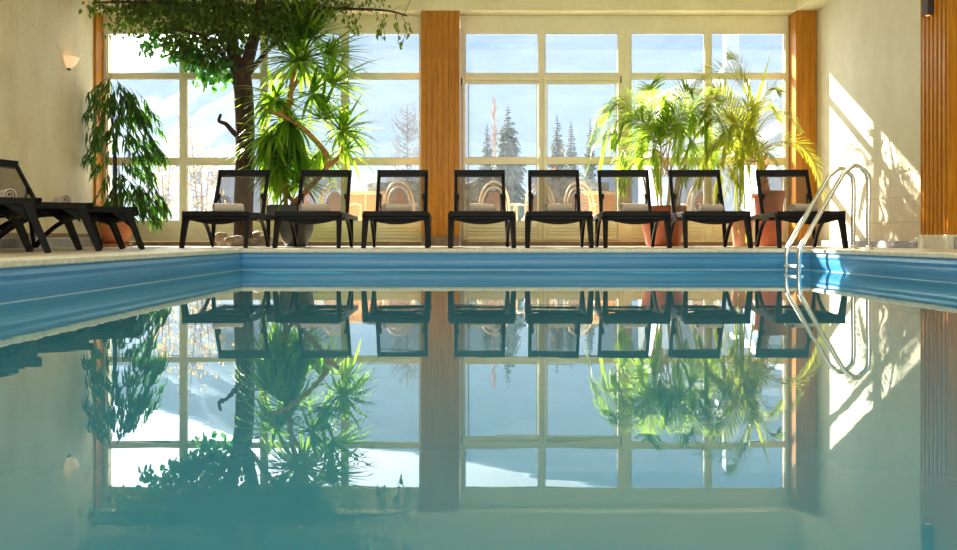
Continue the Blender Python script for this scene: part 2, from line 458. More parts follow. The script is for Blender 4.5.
# right wall pilaster with fluted face
root = bpy.data.objects.new('trim_9', None); col.objects.link(root); struct(root); root.location = (4.74,9.35,.14)
c = MB(); c.box(4.705,XR,9.10,9.62,.14,ZS)
for i in range(6):
    y0 = 9.125+i*.082; c.box(4.672,4.71,y0,y0+.042,.14,ZS)
c.box(4.68,XR,9.085,9.102,.14,ZS); c.box(4.68,XR,9.612,9.63,.14,ZS)
o = c.build('fluted_cladding', M['wood'], root, loc=root.location); o.location = (0,0,0)
b = MB(); b.box(4.66,XR,9.07,9.64,0,.14); struct(b.build('trim_10', M['coping'], bevel=.004))
# tiled wainscot and skirting, right wall
b = MB(); b.box(XR-.016,XR,9.64,11.12,0,.81); struct(b.build('trim_11', M['wains']))
b = MB(); b.box(XR-.07,XR,9.64,YF,0,.075); b.box(XR-.07,XR,7.0,9.07,0,.12); struct(b.build('trim_12', M['ledge'], bevel=.004))
# ledge and skirting, left wall
b = MB(); b.box(XL,XL+.30,-3.9,YF-.3,0,.098); struct(b.build('trim_13', M['ledge']))
b = MB(); b.box(XL,XL+.31,-3.9,YF-.3,.098,.112); struct(b.build('trim_14', M['ledge_top']))
b = MB(); b.box(XL,XL+.02,-3.9,YF-.02,.112,.165); struct(b.build('baseboard_left', M['brown_tile']))
b = MB(); b.box(XL,-.62,12.93,13.06,0,.055); b.box(-.07,4.5,12.93,13.06,0,.055); struct(b.build('baseboard_front', M['brown_tile']))

# ------------------------------------------------------------------ windows
def fz(py): return ZZ(py, YG)
def fx(px): return XX(px, YG)
PANE_N = 0
def window(name, x0, x1, panes, mullions, sash=None, grooves=()):
    """panes: list of (xa, xb, ya, yb) pixel extents on the glass plane"""
    root = bpy.data.objects.new(name, None); col.objects.link(root); struct(root); root.location = ((x0+x1)/2, YG, 0)
    L = root.location
    # frame with rectangular holes: strips between panes
    xs = sorted({x0, x1} | {fx(p[0]) for p in panes} | {fx(p[1]) for p in panes})
    zs = sorted({.055, ZS} | {fz(p[2]) for p in panes} | {fz(p[3]) for p in panes})
    f = MB()
    holes = [(fx(a), fx(b_), fz(d), fz(c_)) for a,b_,c_,d in panes]
    # frame as column strips and cross bars
    vx = sorted({(fx(a), fx(b_)) for a,b_,_,_ in panes})
    edges = [x0]+[e for pr in merge(vx) for e in pr]+[x1]
    for i in range(0, len(edges), 2):
        f.box(edges[i], edges[i+1], YG-.035, YG+.035, .055, ZS)
    for pr in merge(vx):
        hs = sorted([(h[2], h[3]) for h in holes if h[0] < (pr[0]+pr[1])/2 < h[1]])
        z = .055
        for (za, zb) in hs+[(ZS, ZS)]:
            if za-z > .002: f.box(pr[0], pr[1], YG-.032, YG+.032, z, za)
            z = zb
    o = f.build('window_frame', M['frame'], root, bevel=.004, loc=L); o.location = (0,0,0)
    # beads round each pane
    g = MB(); k = MB()
    for h in holes:
        for (m_, t, yy, mm) in ((g, .012, .05, 0), (k, .005, .018, 0)):
            if m_ is g:
                m_.box(h[0]-t, h[0], YG-.052, YG-.04, h[2]-t, h[3]+t); m_.box(h[1], h[1]+t, YG-.052, YG-.04, h[2]-t, h[3]+t)
                m_.box(h[0], h[1], YG-.052, YG-.04, h[2]-t, h[2]); m_.box(h[0], h[1], YG-.052, YG-.04, h[3], h[3]+t)
            else:
                m_.box(h[0], h[0]+t, YG-.03, YG-.01, h[2], h[3]); m_.box(h[1]-t, h[1], YG-.03, YG-.01, h[2], h[3])
                m_.box(h[0], h[1], YG-.03, YG-.01, h[2], h[2]+t); m_.box(h[0], h[1], YG-.03, YG-.01, h[3]-t, h[3])
    o = g.build('glazing_bead', M['frame'], root, loc=L); o.location = (0,0,0)
    o = k.build('gasket', M['gasket'], root, loc=L); o.location = (0,0,0)
    for h in holes:
        q = MB(); q.add([(h[0],YG,h[2]),(h[1],YG,h[2]),(h[1],YG,h[3]),(h[0],YG,h[3])], [(0,1,2,3)])
        o = q.build('pane', M['glass'], root, loc=L); o.location = (0,0,0)
    # lower panels with grooves
    for (a, c_) in merge(vx):
        for zz in (.11, .155, .20, .245):
            q = MB(); q.box(a+.03, c_-.03, YG-.048, YG-.04, zz, zz+.036)
            if zz == .11: first = MB()
            first.add(q.v, q.f)
        o = first.build('lower_panel', M['frame'], root, bevel=.003, loc=L); o.location = (0,0,0)
    return root
def merge(v):
    out = []
    for a, c_ in sorted(v):
        if out and a < out[-1][1]-1e-4: out[-1] = (min(a,out[-1][0]), max(c_,out[-1][1]))
        else: out.append((a, c_))
    return out
rows_fixed = [(34,73.5),(79.5,158),(165,221)]
pl = []
for (a, c_) in ((108,180.5),(187.5,261),(268,341.5),(348.5,419.5)):
    for (t, u) in rows_fixed: pl.append((a, c_, t, u))
window('window_1', XL+.012, -.615, pl, None)
# middle: sashes below, lights above
pl = []
for (a, c_) in ((465.5,538),(545,617.5)): pl.append((a, c_, 34, 73.5))
for (a, c_) in ((468.5,536.5),(547,615)):
    pl += [(a, c_, 84, 157.5),(a, c_, 164.5, 221)]
w2 = window('window_2', -.08, fx(624), pl, None)
f = MB(); L = w2.location   # raised sash frames
for (a, c_, hs) in ((463,540.5,1),(543,620,1)):
    x0, x1, z0, z1 = fx(a), fx(c_), .08, fz(78.5)
    t = .035
    f.box(x0,x0+t,YG-.07,YG-.045,z0,z1); f.box(x1-t,x1,YG-.07,YG-.045,z0,z1)
    f.box(x0+t,x1-t,YG-.07,YG-.045,z1-t,z1); f.box(x0+t,x1-t,YG-.07,YG-.045,z0,z0+t)
o = f.build('sash_frame', M['frame'], w2, bevel=.006, loc=L); o.location = (0,0,0)
f = MB(); hx, hz = fx(539.5), fz(151)
f.box(hx-.013,hx+.013,YG-.082,YG-.07,hz-.05,hz+.05); f.tube([(hx,YG-.08,hz),(hx,YG-.115,hz),(hx,YG-.118,hz-.01),(hx,YG-.118,hz-.10)], .009, 8)
o = f.build('handle', M['white_plastic'], w2, loc=L); o.location = (0,0,0)
f = MB()
for (px, py) in ((461.5,82),(621,80)):
    f.tube([P(px,py-4,13.02), P(px,py+3,13.02)], .008, 8)
o = f.build('hinge', M['bronze'], w2, loc=L); o.location = (0,0,0)
pl = []
for (a, c_) in ((631,704),(711,784)):
    for (t, u) in rows_fixed: pl.append((a, c_, t, u))
window('window_3', fx(624), 4.51, pl, None)
# rear window out of view, added to let light into the room
w4 = bpy.data.objects.new('added_rear_window', None); col.objects.link(w4); struct(w4); w4.location = (0,YB-.15,.6)
f = MB(); xs = [-4.2+i*8.2/5 for i in range(6)]
for x in xs: f.box(max(-4.2,x-.04),min(4.0,x+.04),YB-.2,YB-.1,.6,3.3)
f.box(-4.2,4.0,YB-.2,YB-.1,.6,.68); f.box(-4.2,4.0,YB-.2,YB-.1,3.22,3.3)
o = f.build('window_frame', M['frame'], w4, loc=w4.location); o.location = (0,0,0)
for i in range(5):
    q = MB(); q.add([(xs[i],YB-.15,.68),(xs[i+1],YB-.15,.68),(xs[i+1],YB-.15,3.22),(xs[i],YB-.15,3.22)], [(0,1,2,3)])
    o = q.build('pane', M['glass'], w4, loc=w4.location); o.location = (0,0,0)

# ------------------------------------------------------------------ sun loungers
def make_lounger():
    # local: foot end at y=0, head towards +y; x lateral
    t = thing('sun_lounger', '', 'sun lounger')
    bk = M['black']
    f = MB()
    for s in (-1,1):
        f.bar([(s*.325,0,.345),(s*.325,.6,.345),(s*.325,1.2,.34),(s*.325,1.86,.33)], .05, .05)
    f.bar([(-.35,.02,.345),(.35,.02,.345)], .05, .055)
    f.bar([(-.33,1.84,.33),(.33,1.84,.33)], .045, .045)
    for y in (.62,1.12): f.bar([(-.31,y,.325),(.31,y,.325)], .04, .03)
    # bowed cross brace at the foot end
    pts = [(-.31+.62*i/12, .10, .315-.05*math.sin(PI*i/12)) for i in range(13)]
    f.sweep(pts, [(-.02,-.026),(.02,-.026),(.02,.022),(-.02,.022)], smooth=False)
    f.box(-.31,.31,.02,.075,.285,.335)
    lift(f).build('seat_frame', bk, t, bevel=.006)
    # seat sling
    q = MB(); nx, ny = 8, 10; vs = []
    for j in range(ny+1):
        for i in range(nx+1):
            u = i/nx*2-1; y = .04+j/ny*1.08
            vs.append((u*.305, y, .368-.008*(1-u*u)*math.sin(PI*j/ny)))
    k = len(vs); vs += [(x,y,z-.012) for x,y,z in vs]
    fs = []
    for j in range(ny):
        for i in range(nx):
            a = j*(nx+1)+i; fs.append((a,a+1,a+nx+2,a+nx+1)); fs.append((k+a+nx+1,k+a+nx+2,k+a+1,k+a))
    q.add(vs, fs, True); lift(q).build('seat_sling', M['black'], t)
    for s in (-1,1):
        q = MB()   # foot-end leg, splayed
        q.sweep([(s*.325,.09,.34),(s*.330,.06,.26),(s*.338,-.05,0)], [(-.026,-.026),(.026,-.026),(.026,.026),(-.026,.026)], smooth=False, radii=[1.35,1.1,.85])
        # corner gusset
        q.add([(s*.31,.11,.325),(s*.31,.24,.325),(s*.315,.09,.22),(s*.335,.11,.325),(s*.335,.24,.325),(s*.34,.09,.22)], [(0,1,2),(5,4,3),(0,3,4,1),(1,4,5,2),(2,5,3,0)])
        lift(q).build('leg', bk, t, bevel=.004)
        q = MB()   # rear leg with arched brace
        q.sweep([(s*.325,1.30,.33),(s*.33,1.29,.18),(s*.335,1.27,0)], [(-.02,-.02),(.02,-.02),(.02,.02),(-.02,.02)], smooth=False, radii=[1.2,1,.8])
        arch = []
        for i in range(11):
            a = PI/2*i/10
            arch.append((s*(.325+.01*i/10), .50+.74*math.sin(a), .02+.30*math.cos(a)))
        arch = [(s*.33, .50+.75*(i/10)**.8, .325-.31*(i/10)**2.1) for i in range(11)]
        q.sweep(arch, [(-.017,-.020),(.017,-.020),(.017,.020),(-.017,.020)], smooth=False)
        lift(q).build('leg', bk, t, bevel=.004)
    # backrest
    A = Vector((0,1.14,.375)); Bp = Vector((0,1.49,.935)); d = (Bp-A).normalized()
    fr = MB()
    for s in (-1,1):
        fr.bar([A+Vector((s*.29,0,0)), Bp+Vector((s*.29,0,0))], .042, .035)
    fr.bar([Bp-d*.045+Vector((-.311,0,0)), Bp-d*.045+Vector((.311,0,0))], .035, .09)
    fr.bar([A+d*.02+Vector((-.29,0,0)), A+d*.02+Vector((.29,0,0))], .03, .035)
    bf = fr.build('backrest', bk, t, bevel=.005)
    q = MB(); vs = []; n = Vector((0,-d.z,d.y))
    for j in range(9):
        for i in range(9):
            u = i/8*2-1; w = j/8
            p = A.lerp(Bp-d*.08, w)+Vector((u*.275,0,0))-n*.018*(1-u*u)*math.sin(PI*w)
            vs.append(p)
    q.add(vs, [(j*9+i,j*9+i+1,j*9+i+10,j*9+i+9) for j in range(8) for i in range(8)], True)
    q.build('mesh_panel', M['sling'], bf)
    pr = MB()
    for s in (-1,1):
        p0 = A.lerp(Bp,.42)+Vector((s*.262,.0,0)); pr.bar([p0, (s*.262,1.42,.365)], .022, .02)
        pr.box(s*.262-.018,s*.262+.018,p0.y-.03,p0.y+.02,p0.z-.03,p0.z+.03)
    pr.bar([(-.262,1.40,.37),(.262,1.40,.37)], .02, .02)
    pr.build('support_strut', bk, t)
    return t
def lift(q): q.v = [(x,y,z*1.062) for x,y,z in q.v]; return q
def make_towel():
    turns, n = 2.7, 90; inner, outer = [], []
    for i in range(n+1):
        a = 2*PI*turns*i/n; r = .008+.050*i/n
        inner.append((r-.0050, a)); outer.append((r+.0030, a))
    sec = [(r*math.cos(a), r*math.sin(a)) for r,a in outer]+[(r*math.cos(a), r*math.sin(a)) for r,a in reversed(inner)]
    q = MB(); m = len(sec)
    half = n+1
    vs = []
    L = .17
    stations = [(-L,.93),(-L+.008,1),(-.06,1.01),(.05,.99),(L-.008,1),(L,.93)]
    for (x, s) in stations: vs += [(x, y*s*1.08, z*s) for y,z in sec]
    fs = []
    for j in range(len(stations)-1):
        for i in range(m):
            i2 = (i+1)%m; fs.append((j*m+i, j*m+i2, (j+1)*m+i2, (j+1)*m+i))
    for j in (0, len(stations)-1):
        for i in range(n):
            a_, b_ = i, i+1; c_, d_ = m-1-i-1, m-1-i
            f_ = (j*m+a_, j*m+b_, j*m+c_, j*m+d_); fs.append(f_ if j else tuple(reversed(f_)))
    q.add(vs, fs, True)
    return q.build('rolled_towel', M['towel'])
lounger0 = make_lounger(); towel0 = make_towel(); index_kids()
row = [(214,244.3,-1),(307,326.3,0),(395.5,402.8,0),(482,479.4,0),(559.5,553.4,0),(637.5,622.8,0),(718,693.8,0),(812.5,781.6,0)]
rl = ['black sun lounger in front of the dark tree trunk, leftmost of the pool-end row',
      'black sun lounger in front of the grey planter, second from left in the pool-end row',
      'black sun lounger just left of the middle wooden column, woven table panel visible beside it',
      'black sun lounger just right of the middle wooden column, facing the pool squarely',
      'black sun lounger in front of the window door mullion, fourth from right in the row',
      'black sun lounger in front of the left palm pot, third from right in the row',
      'black sun lounger between the two palm pots, second from right in the row',
      'black sun lounger behind the steel pool ladder, rightmost of the row along the pool end']
tl = ['rolled taupe towel on the lounger before the dark tree trunk','rolled taupe towel on the lounger before the grey planter',
      'rolled taupe towel on the lounger just left of the middle wooden column','rolled taupe towel on the lounger just right of the middle wooden column',
      'rolled taupe towel on the fourth lounger from the right','rolled taupe towel on the lounger before the left palm pot',
      'rolled taupe towel on the lounger between the two palm pots','rolled taupe towel on the lounger behind the pool ladder']
first = [True]
def place(x, y, rz, label, tlabel, ty=.62, tx=0):
    L = lounger0 if first[0] else copy_tree(lounger0)
    L.location = (x,y,0); L.rotation_euler = (0,0,rz); L['label'] = label; L['group'] = 'black sun loungers round the pool'
    if tlabel:
        T = towel0 if first[0] else towel0.copy()
        if not first[0]: col.objects.link(T)
        p = Matrix.Rotation(rz,4,'Z') @ Vector((tx,ty,0))
        T.location = (x+p.x, y+p.y, .384+.062); T.rotation_euler = (R(random.uniform(80,130)),0,rz+(R(32) if abs(rz) < 1 else 0))
        T['label'] = tlabel; T['category'] = 'towel'; T['group'] = 'rolled towels on the loungers'
    first[0] = False
YL = 9.98
tjit = [.0,-.02,-.02,0,.02,.03,.03,.06]
for i, (pf, pb, _) in enumerate(row):
    x0 = XX(pf, YL-.03); x1 = XX(pb, 11.46)
    a = math.atan2(-(x1-x0), 1.49)
    place(x0, YL, a, rl[i], tl[i], tx=tjit[i])
for (cx, cy, a, lab, tlab) in ((-3.02,6.65,35,'black sun lounger at the left edge, nearest of the group by the stucco wall',None),
        (-3.03,7.6,35,'middle black sun lounger of the angled group by the left stucco wall','rolled taupe towel on the middle angled lounger by the left wall'),
        (-3.02,8.6,35,'black sun lounger by the left wall whose foot end stands before the terracotta pot','rolled taupe towel on the angled lounger whose foot is before the terracotta pot'),):
    d = Vector((math.cos(R(a)), math.sin(R(a)),0)); w = Vector((-math.sin(R(a)), math.cos(R(a)),0))
    c = Vector((cx,cy,0))+w*.35
    place(c.x, c.y, R(a+90), lab, tlab, ty=.60, tx=-.07)
# one more behind them, its raised back against the wall
a = -15; d = Vector((math.cos(R(a)), math.sin(R(a)),0)); w = Vector((-math.sin(R(a)), math.cos(R(a)),0))
c = Vector((-3.43,9.78,0))-w*.35
place(c.x, c.y, R(a+90), 'black sun lounger with raised back against the left stucco wall, behind the angled group', None)

# ------------------------------------------------------------------ pool ladder
t = thing('pool_ladder', 'polished steel pool ladder with two arched handrails at the right pool edge', 'ladder', (3.4,8.9,0))
pts = [(3.11,-1.0),(3.115,-.30),(3.12,-.03),(3.17,.09),(3.49,.64),(3.56,.735),(3.645,.785),(3.72,.74),(3.765,.65),(3.765,.3),(3.765,.004)]
for (Y, nm) in ((8.75,0),(9.09,1)):
    path = bez([Vector((x,Y,z)) for x,z in pts], 80)
    q = MB(); q.tube(path, .0215, 14)
    o = q.build('handrail', M['steel'], t, loc=t.location); o.location = (0,0,0)
    q = MB(); q.lathe([(.0,.0),(.05,.0),(.05,.008),(.03,.018),(.022,.02)], (3.765,Y,0), 24)
    f_ = q.build('base_flange', M['steel'], o, loc=t.location); f_.location = (0,0,0)
for z in (-.16,-.42,-.68):
    q = MB(); q.box(3.085,3.165,8.76,9.08,z-.012,z+.012)
    for k in range(4): q.tube([(3.095+k*.02,8.77,z+.013),(3.095+k*.02,9.07,z+.013)], .004, 6)
    o = q.build('tread', M['white_plastic'] if z > -.2 else M['steel'], t, bevel=.004, loc=t.location); o.location = (0,0,0)

# inlet fittings on the left pool wall
for (y, z, lab) in ((4.48,-.278,'round white inlet fitting just under water on the near left pool wall'),(7.29,-.255,'round white inlet fitting just under water on the far left pool wall')):
    q = MB(); n = 20
    vs = []
    for (r, x) in ((.0,.012),(.035,.012),(.042,.004),(.042,-.02)):
        for i in range(n): vs.append((PXL+.006+x, y+r*math.cos(2*PI*i/n), z+r*math.sin(2*PI*i/n)))
    fs = [(j*n+i, j*n+(i+1)%n, (j+1)*n+(i+1)%n, (j+1)*n+i) for j in range(3) for i in range(n)]
    q.add(vs, fs, True); tag(q.build('pool_inlet', M['white_plastic']), lab, 'pool fitting', 'inlets in the pool wall')

# ------------------------------------------------------------------ lamps
t = thing('wall_sconce', 'small glowing half-bowl wall sconce high on the left stucco wall', 'lamp', (XL,11.93,ZZ(62,11.93)))
q = MB(); n = 24; vs = []
pr = [(.02,-.085),(.045,-.075),(.08,-.045),(.108,-.01),(.125,.03),(.14,.058),(.130,.058),(.115,.02),(.05,-.05)]
for (r, z) in pr:
    for i in range(n+1):
        a = -PI/2+PI*i/n; vs.append((r*math.cos(a)*1.0, r*math.sin(a), z))
q.add(vs, [(j*(n+1)+i, j*(n+1)+i+1, (j+1)*(n+1)+i+1, (j+1)*(n+1)+i) for j in range(len(pr)-1) for i in range(n)], True)
q.build('bowl_shade', M['lamp_bowl'], t)
q = MB(); q.box(0,.03,-.025,.025,-.105,-.075); q.build('finial', M['bronze'], t)
q = MB(); q.box(0,.012,-.04,.04,-.06,.03); q.build('back_plate', M['bronze'], t)
q = MB(); q.lathe([(0,-.03),(.018,-.02),(.022,0),(.015,.02),(0,.03)], (.05,0,.02), 12); q.build('bulb', M['bulb'], t)
t = thing('pilaster_lamp', 'dark box wall lamp high on the fluted wooden pilaster at the right', 'lamp', (4.70,9.4,ZZ(10,9.4)))
q = MB(); z1 = .12
q.box(-.09,-.0265,-.06,.06,-.055,.22); q.box(-.03,.0,-.04,.04,-.03,.2); q.build('lamp_housing', M['bronze'], t, bevel=.004)
q = MB(); q.disc((-.058,0,-.0565), .022, 16, (0,0,-1)); q.build('bulb', M['glow_small'], t)

# ------------------------------------------------------------------ leaf builders
def leaf(mb, p, d, up, L, W, shape='ovate', droop=.0, fold=.12):
    d = d.normalized(); s = d.cross(up)
    if s.length < 1e-3: s = d.cross(Vector((1,0,0)))
    s.normalize(); n = s.cross(d)
    if shape == 'ovate': st = [(0,.0),(.2,.75),(.45,1),(.75,.62),(1,0)]
    elif shape == 'lance': st = [(0,.25),(.25,1),(.6,.8),(1,0)]
    else: st = [(0,.8),(.35,1),(.7,.7),(1,0)]
    vs = []; pos = p.copy(); dd = d.copy(); prev = 0
    for (u, w) in st:
        step = (u-prev)*L; prev = u
        dd = (dd+Vector((0,0,-droop*step/L*2))).normalized() if droop else dd
        pos = pos+dd*step
        hw = W/2*w
        vs += [pos-s*hw+n*hw*fold*2, pos, pos+s*hw+n*hw*fold*2]
    fs = []
    for i in range(len(st)-1):
        a = i*3; fs += [(a,a+1,a+4,a+3),(a+1,a+2,a+5,a+4)]
    mb.add(vs, fs, True)
def rdir(zlo=-1, zhi=1):
    a = random.uniform(0,2*PI); z = random.uniform(zlo,zhi); r = math.sqrt(max(0,1-z*z))
    return Vector((r*math.cos(a), r*math.sin(a), z))
def frond(mb, stem, pts, n=34, LL=.28, W=.02, spread=60, droop=.5, start=.18, twist=0, sr=.006):
    path = bez(pts, 36)
    stem.tube(path, sr, 6, r2=sr*.25)
    m = len(path)-1
    for k in range(n):
        u = start+(1-start)*k/(n-1); idx = u*m; i = min(m-1, int(idx)); p = path[i].lerp(path[i+1], idx-i)
        t = (path[i+1]-path[i]).normalized()
        up = Vector((0,0,1)); s = t.cross(up)
        if s.length < .2: s = t.cross(Vector((0,-1,0)))
        s.normalize(); nn = s.cross(t).normalized()
        ll = LL*(math.sin(PI*(.12+.80*u))**.6)*random.uniform(.88,1.1)
        for sd in (-1,1):
            a = R(spread*(1-.45*u)+random.uniform(-6,6))
            sv = s*math.cos(twist)+nn*math.sin(twist)
            d = t*math.cos(a)+(sv*sd+nn*.22)*math.sin(a)
            leaf(mb, p, d, nn, ll, W, 'lance', droop*random.uniform(.6,1.3), .2)

def put(root, mb, name, m):
    o = mb.build(name, m, root, loc=root.location); o.location = (0,0,0)
    if name in ('twigs','foliage','canopy','broad_leaves'): o['kind'] = 'stuff'
    return o
def pot(root, c, prof, name, m, soil_r, soil_z, seg=36):
    q = MB(); q.lathe(prof, c, seg); put(root, q, name, m)
    q = MB(); q.disc((c[0],c[1],c[2]+soil_z), soil_r, seg); put(root, q, 'soil', M['soil'])

# ------------------------------------------------------------------ weeping long-leaved fig by the left window
Y = 12.35; c = (XX(116,Y), Y, 0)
root = thing('potted_weeping_fig', 'long-leaved weeping fig in a round terracotta pot, left corner by the window', 'plant', c)
pot(root, c, [(0,.03),(.13,.03),(.165,.08),(.20,.18),(.195,.28),(.17,.34),(.16,.34),(.16,.31),(0,.31)], 'pot', M['terracotta'], .16, .315)
q = MB(); q.lathe([(0,.0),(.19,.0),(.205,.03),(.195,.032),(.185,.012),(0,.012)], c, 36); put(root, q, 'saucer', M['terracotta'])
tr = MB()
for k, (px0, px1, px2) in enumerate(((113,114,112),(116,115,122),(114,116,108))):
    tr.tube(bez([P(px0,216,Y), P(px1,160,Y+.03*k), P(px2,95,Y-.05*k)], 14), .018, 7, r2=.008)
put(root, tr, 'trunk', M['bark'])
q = MB(); q.tube([P(119,216,Y-.05), P(119,160,Y-.05)], .008, 6); put(root, q, 'support_cane', M['cane'])
lv = MB(); tw = MB()
blobs = [(112,92,22,16,.26,75),(128,104,22,20,.26,75),(100,118,18,22,.24,60),(140,125,20,24,.25,95),(120,128,18,20,.25,55),(148,150,12,22,.2,70),(98,150,14,22,.2,45),(134,160,12,16,.2,40),(128,196,30,14,.28,110),(150,200,14,16,.2,60),(104,205,14,8,.15,20),(112,180,14,12,.2,25),(142,183,16,10,.2,35)]
for (bx,by,rx,ry,dY,n) in blobs:
    cc = P(bx,by,Y)
    for s in range(int(n/2.6)):
        u = rdir(); p = P(bx+u.x*rx*random.random()**.5, by+u.z*ry*random.random()**.5, Y+u.y*dY)
        src = P(114, min(200,max(95, by-8)), Y)
        out = Vector((p.x-src.x, p.y-src.y, 0)); out = out.normalized() if out.length > .05 else rdir()
        tip = p+out*.08+Vector((0,0,-.10))
        tw.tube([p+Vector((0,0,.05))-out*.05, p, tip], .003, 4)
        for k in range(7):
            pp = p.lerp(tip, k/6); d = (out*random.uniform(.1,.8)+Vector((random.uniform(-.6,.6),random.uniform(-.6,.6),random.uniform(-1.3,-.2))))
            leaf(lv, pp, d, rdir(.2,1), random.uniform(.12,.19), random.uniform(.022,.032), 'lance', random.uniform(.3,.9))
lv.v = [(max(x, XL+.04), min(y, YG-.07), z) for x,y,z in lv.v]
tw.v = [(max(x, XL+.04), min(y, YG-.07), z) for x,y,z in tw.v]
put(root, lv, 'foliage', M['alii']); put(root, tw, 'twigs', M['bark'])

# ------------------------------------------------------------------ big fig tree
Y = 12.25; c = (XX(245,Y), Y, 0)
root = thing('fig_tree', 'large dark-trunked fig tree whose leafy canopy spreads under the ceiling', 'tree', c)
tr = MB()
path = bez([P(243,246.0,Y),P(243,225,Y),P(245,150,Y),P(244,100,Y),P(241,72,Y)],24)
tr.tube(path, [.17,.15,.135]+[.125]*(len(path)-5)+[.12,.135], 14)
tr.tube(bez([P(240,78,Y),P(232,45,Y),P(230,10,Y),P(228,-20,Y+.05)],12), .10, 10, r2=.05)
tr.tube(bez([P(243,78,Y),P(252,45,Y-.05),P(259,15,Y-.1),P(262,-20,Y-.15)],12), .095, 10, r2=.05)
put(root, tr, 'trunk', M['bark'])
br = [[P(250,72,Y),P(268,50,Y-.1),P(290,25,Y-.15),P(320,2,Y-.2)],
      [P(236,72,Y),P(215,48,Y+.1),P(180,36,Y+.15),P(150,25,Y+.1)],
      [P(225,55,Y),P(200,35,Y-.2),P(165,28,Y-.3)],
      [P(228,10,Y),P(180,4,Y-.2),P(120,2,Y-.3),P(92,3,Y-.3)],
      [P(262,8,Y-.1),P(310,8,Y-.2),P(360,9,Y-.3),P(390,11,Y-.3),P(407,16,Y-.35)],
      [P(262,-15,Y-.1),P(300,-25,Y-.2),P(350,-28,Y-.3)],
      [P(228,-15,Y-.1),P(190,-30,Y-.2),P(140,-30,Y-.3)]]
for i, pt in enumerate(br):
    q = MB(); q.tube(bez(pt,16), .04 if i < 2 else .028, 7, r2=.008); put(root, q, 'branch', M['bark'])
q = MB(); q.tube(bez([P(243,140,Y),P(234,133,Y-.05),P(226,124,Y-.1),P(219,121,Y-.12),P(221,114,Y-.12)],14), .04, 8, r2=.018)
q.tube([P(242,146,Y-.08),P(239,128,Y-.1)], .055, 8, r2=.04); put(root, q, 'broken_branch', M['bark'])
lv = MB(); lb = MB()
def cluster(mb, bx,by,rx,ry,dY,n,L0,L1,Yc, droop=.3):
    for s in range(n):
        u = rdir(); rr = random.random()**.4
        p = P(bx+u.x*rx*rr, by+u.z*ry*rr, Yc+u.y*dY*rr)
        if p.z > ZC-.06 or (p.z > ZS-.06 and p.y > YF-.06): continue
        if p.y > YG-.15: continue
        ll = random.uniform(L0,L1)
        leaf(mb, p, Vector((random.uniform(-1,1),random.uniform(-1,1),random.uniform(-1.2,.2))), rdir(.1,1), ll, ll*random.uniform(.5,.68), 'ovate', droop)
for a in [(230,18,60,22,.5,1250,.05,.09),(190,10,60,20,.45,900,.05,.09),(150,8,40,16,.4,520,.05,.08),(285,14,45,20,.45,800,.05,.09),
          (120,8,30,9,.3,170,.05,.08),(95,6,16,8,.2,45,.05,.09),(172,30,22,12,.3,150,.05,.09),(320,8,28,12,.35,260,.05,.08),
          (215,42,38,14,.3,380,.05,.09),(175,44,18,10,.25,120,.05,.09),(205,60,24,12,.2,160,.05,.09),(300,24,26,16,.3,260,.05,.08),(280,38,22,12,.3,220,.05,.09),(112,28,14,14,.2,32,.05,.08),(135,22,22,14,.3,130,.05,.08),
          (230,-22,140,22,.7,1300,.05,.09),(340,-24,80,14,.5,380,.05,.08),(130,-24,60,14,.5,260,.05,.08),(350,3,40,9,.25,130,.05,.07)]:
    cluster(lv, *a[:7], a[7], Y-.15)
for a in [(150,40,10,14,.12,26,.09,.13),(190,55,24,14,.15,125,.09,.13),(215,66,22,16,.15,130,.09,.13),(232,80,14,8,.12,18,.08,.12),(172,47,14,12,.12,40,.09,.12),(145,45,8,12,.1,14,.09,.13),(203,82,16,7,.1,22,.07,.12),(125,24,3,3,.05,3,.11,.13),(330,48,10,14,.12,24,.08,.13),(322,75,10,14,.12,16,.08,.12),(232,50,4,6,.1,5,.1,.13)]:
    cluster(lb, *a[:7], a[7], Y-.05)
put(root, lb, 'broad_leaves', M['ficus_big'])
tw = MB()
for (x0,y0,x1,y1) in ((375,10,382,38),(384,11,377,35),(395,13,398,44),(402,15,406,36),(350,9,356,30),(340,8,348,24),(362,9,352,28)):
    pp = bez([P(x0,y0,Y-.32),P((x0+x1)/2+2,(y0+y1)/2,Y-.35),P(x1,y1,Y-.36)],8); tw.tube(pp, .004, 4)
    for k in range(12):
        q_ = pp[random.randint(2,len(pp)-1)]+rdir()*.05
        leaf(lv, q_, Vector((random.uniform(-1,1),random.uniform(-1,1),-1)), rdir(.2,1), random.uniform(.05,.085), .04, 'ovate', .3)
for k in range(60):
    x = random.uniform(325,405); p0 = P(x, 8+(x-325)*.08, Y-.3); d = Vector((random.uniform(-.3,.9),random.uniform(-.4,.4),random.uniform(-.4,.9)))*random.uniform(.15,.3)
    if (p0+d).z < ZS+.5: tw.tube([p0, p0+d*.5+Vector((0,0,.01)), p0+d], .0022, 4)
put(root, lv, 'canopy', M['ficus']); put(root, tw, 'twigs', M['bark'])

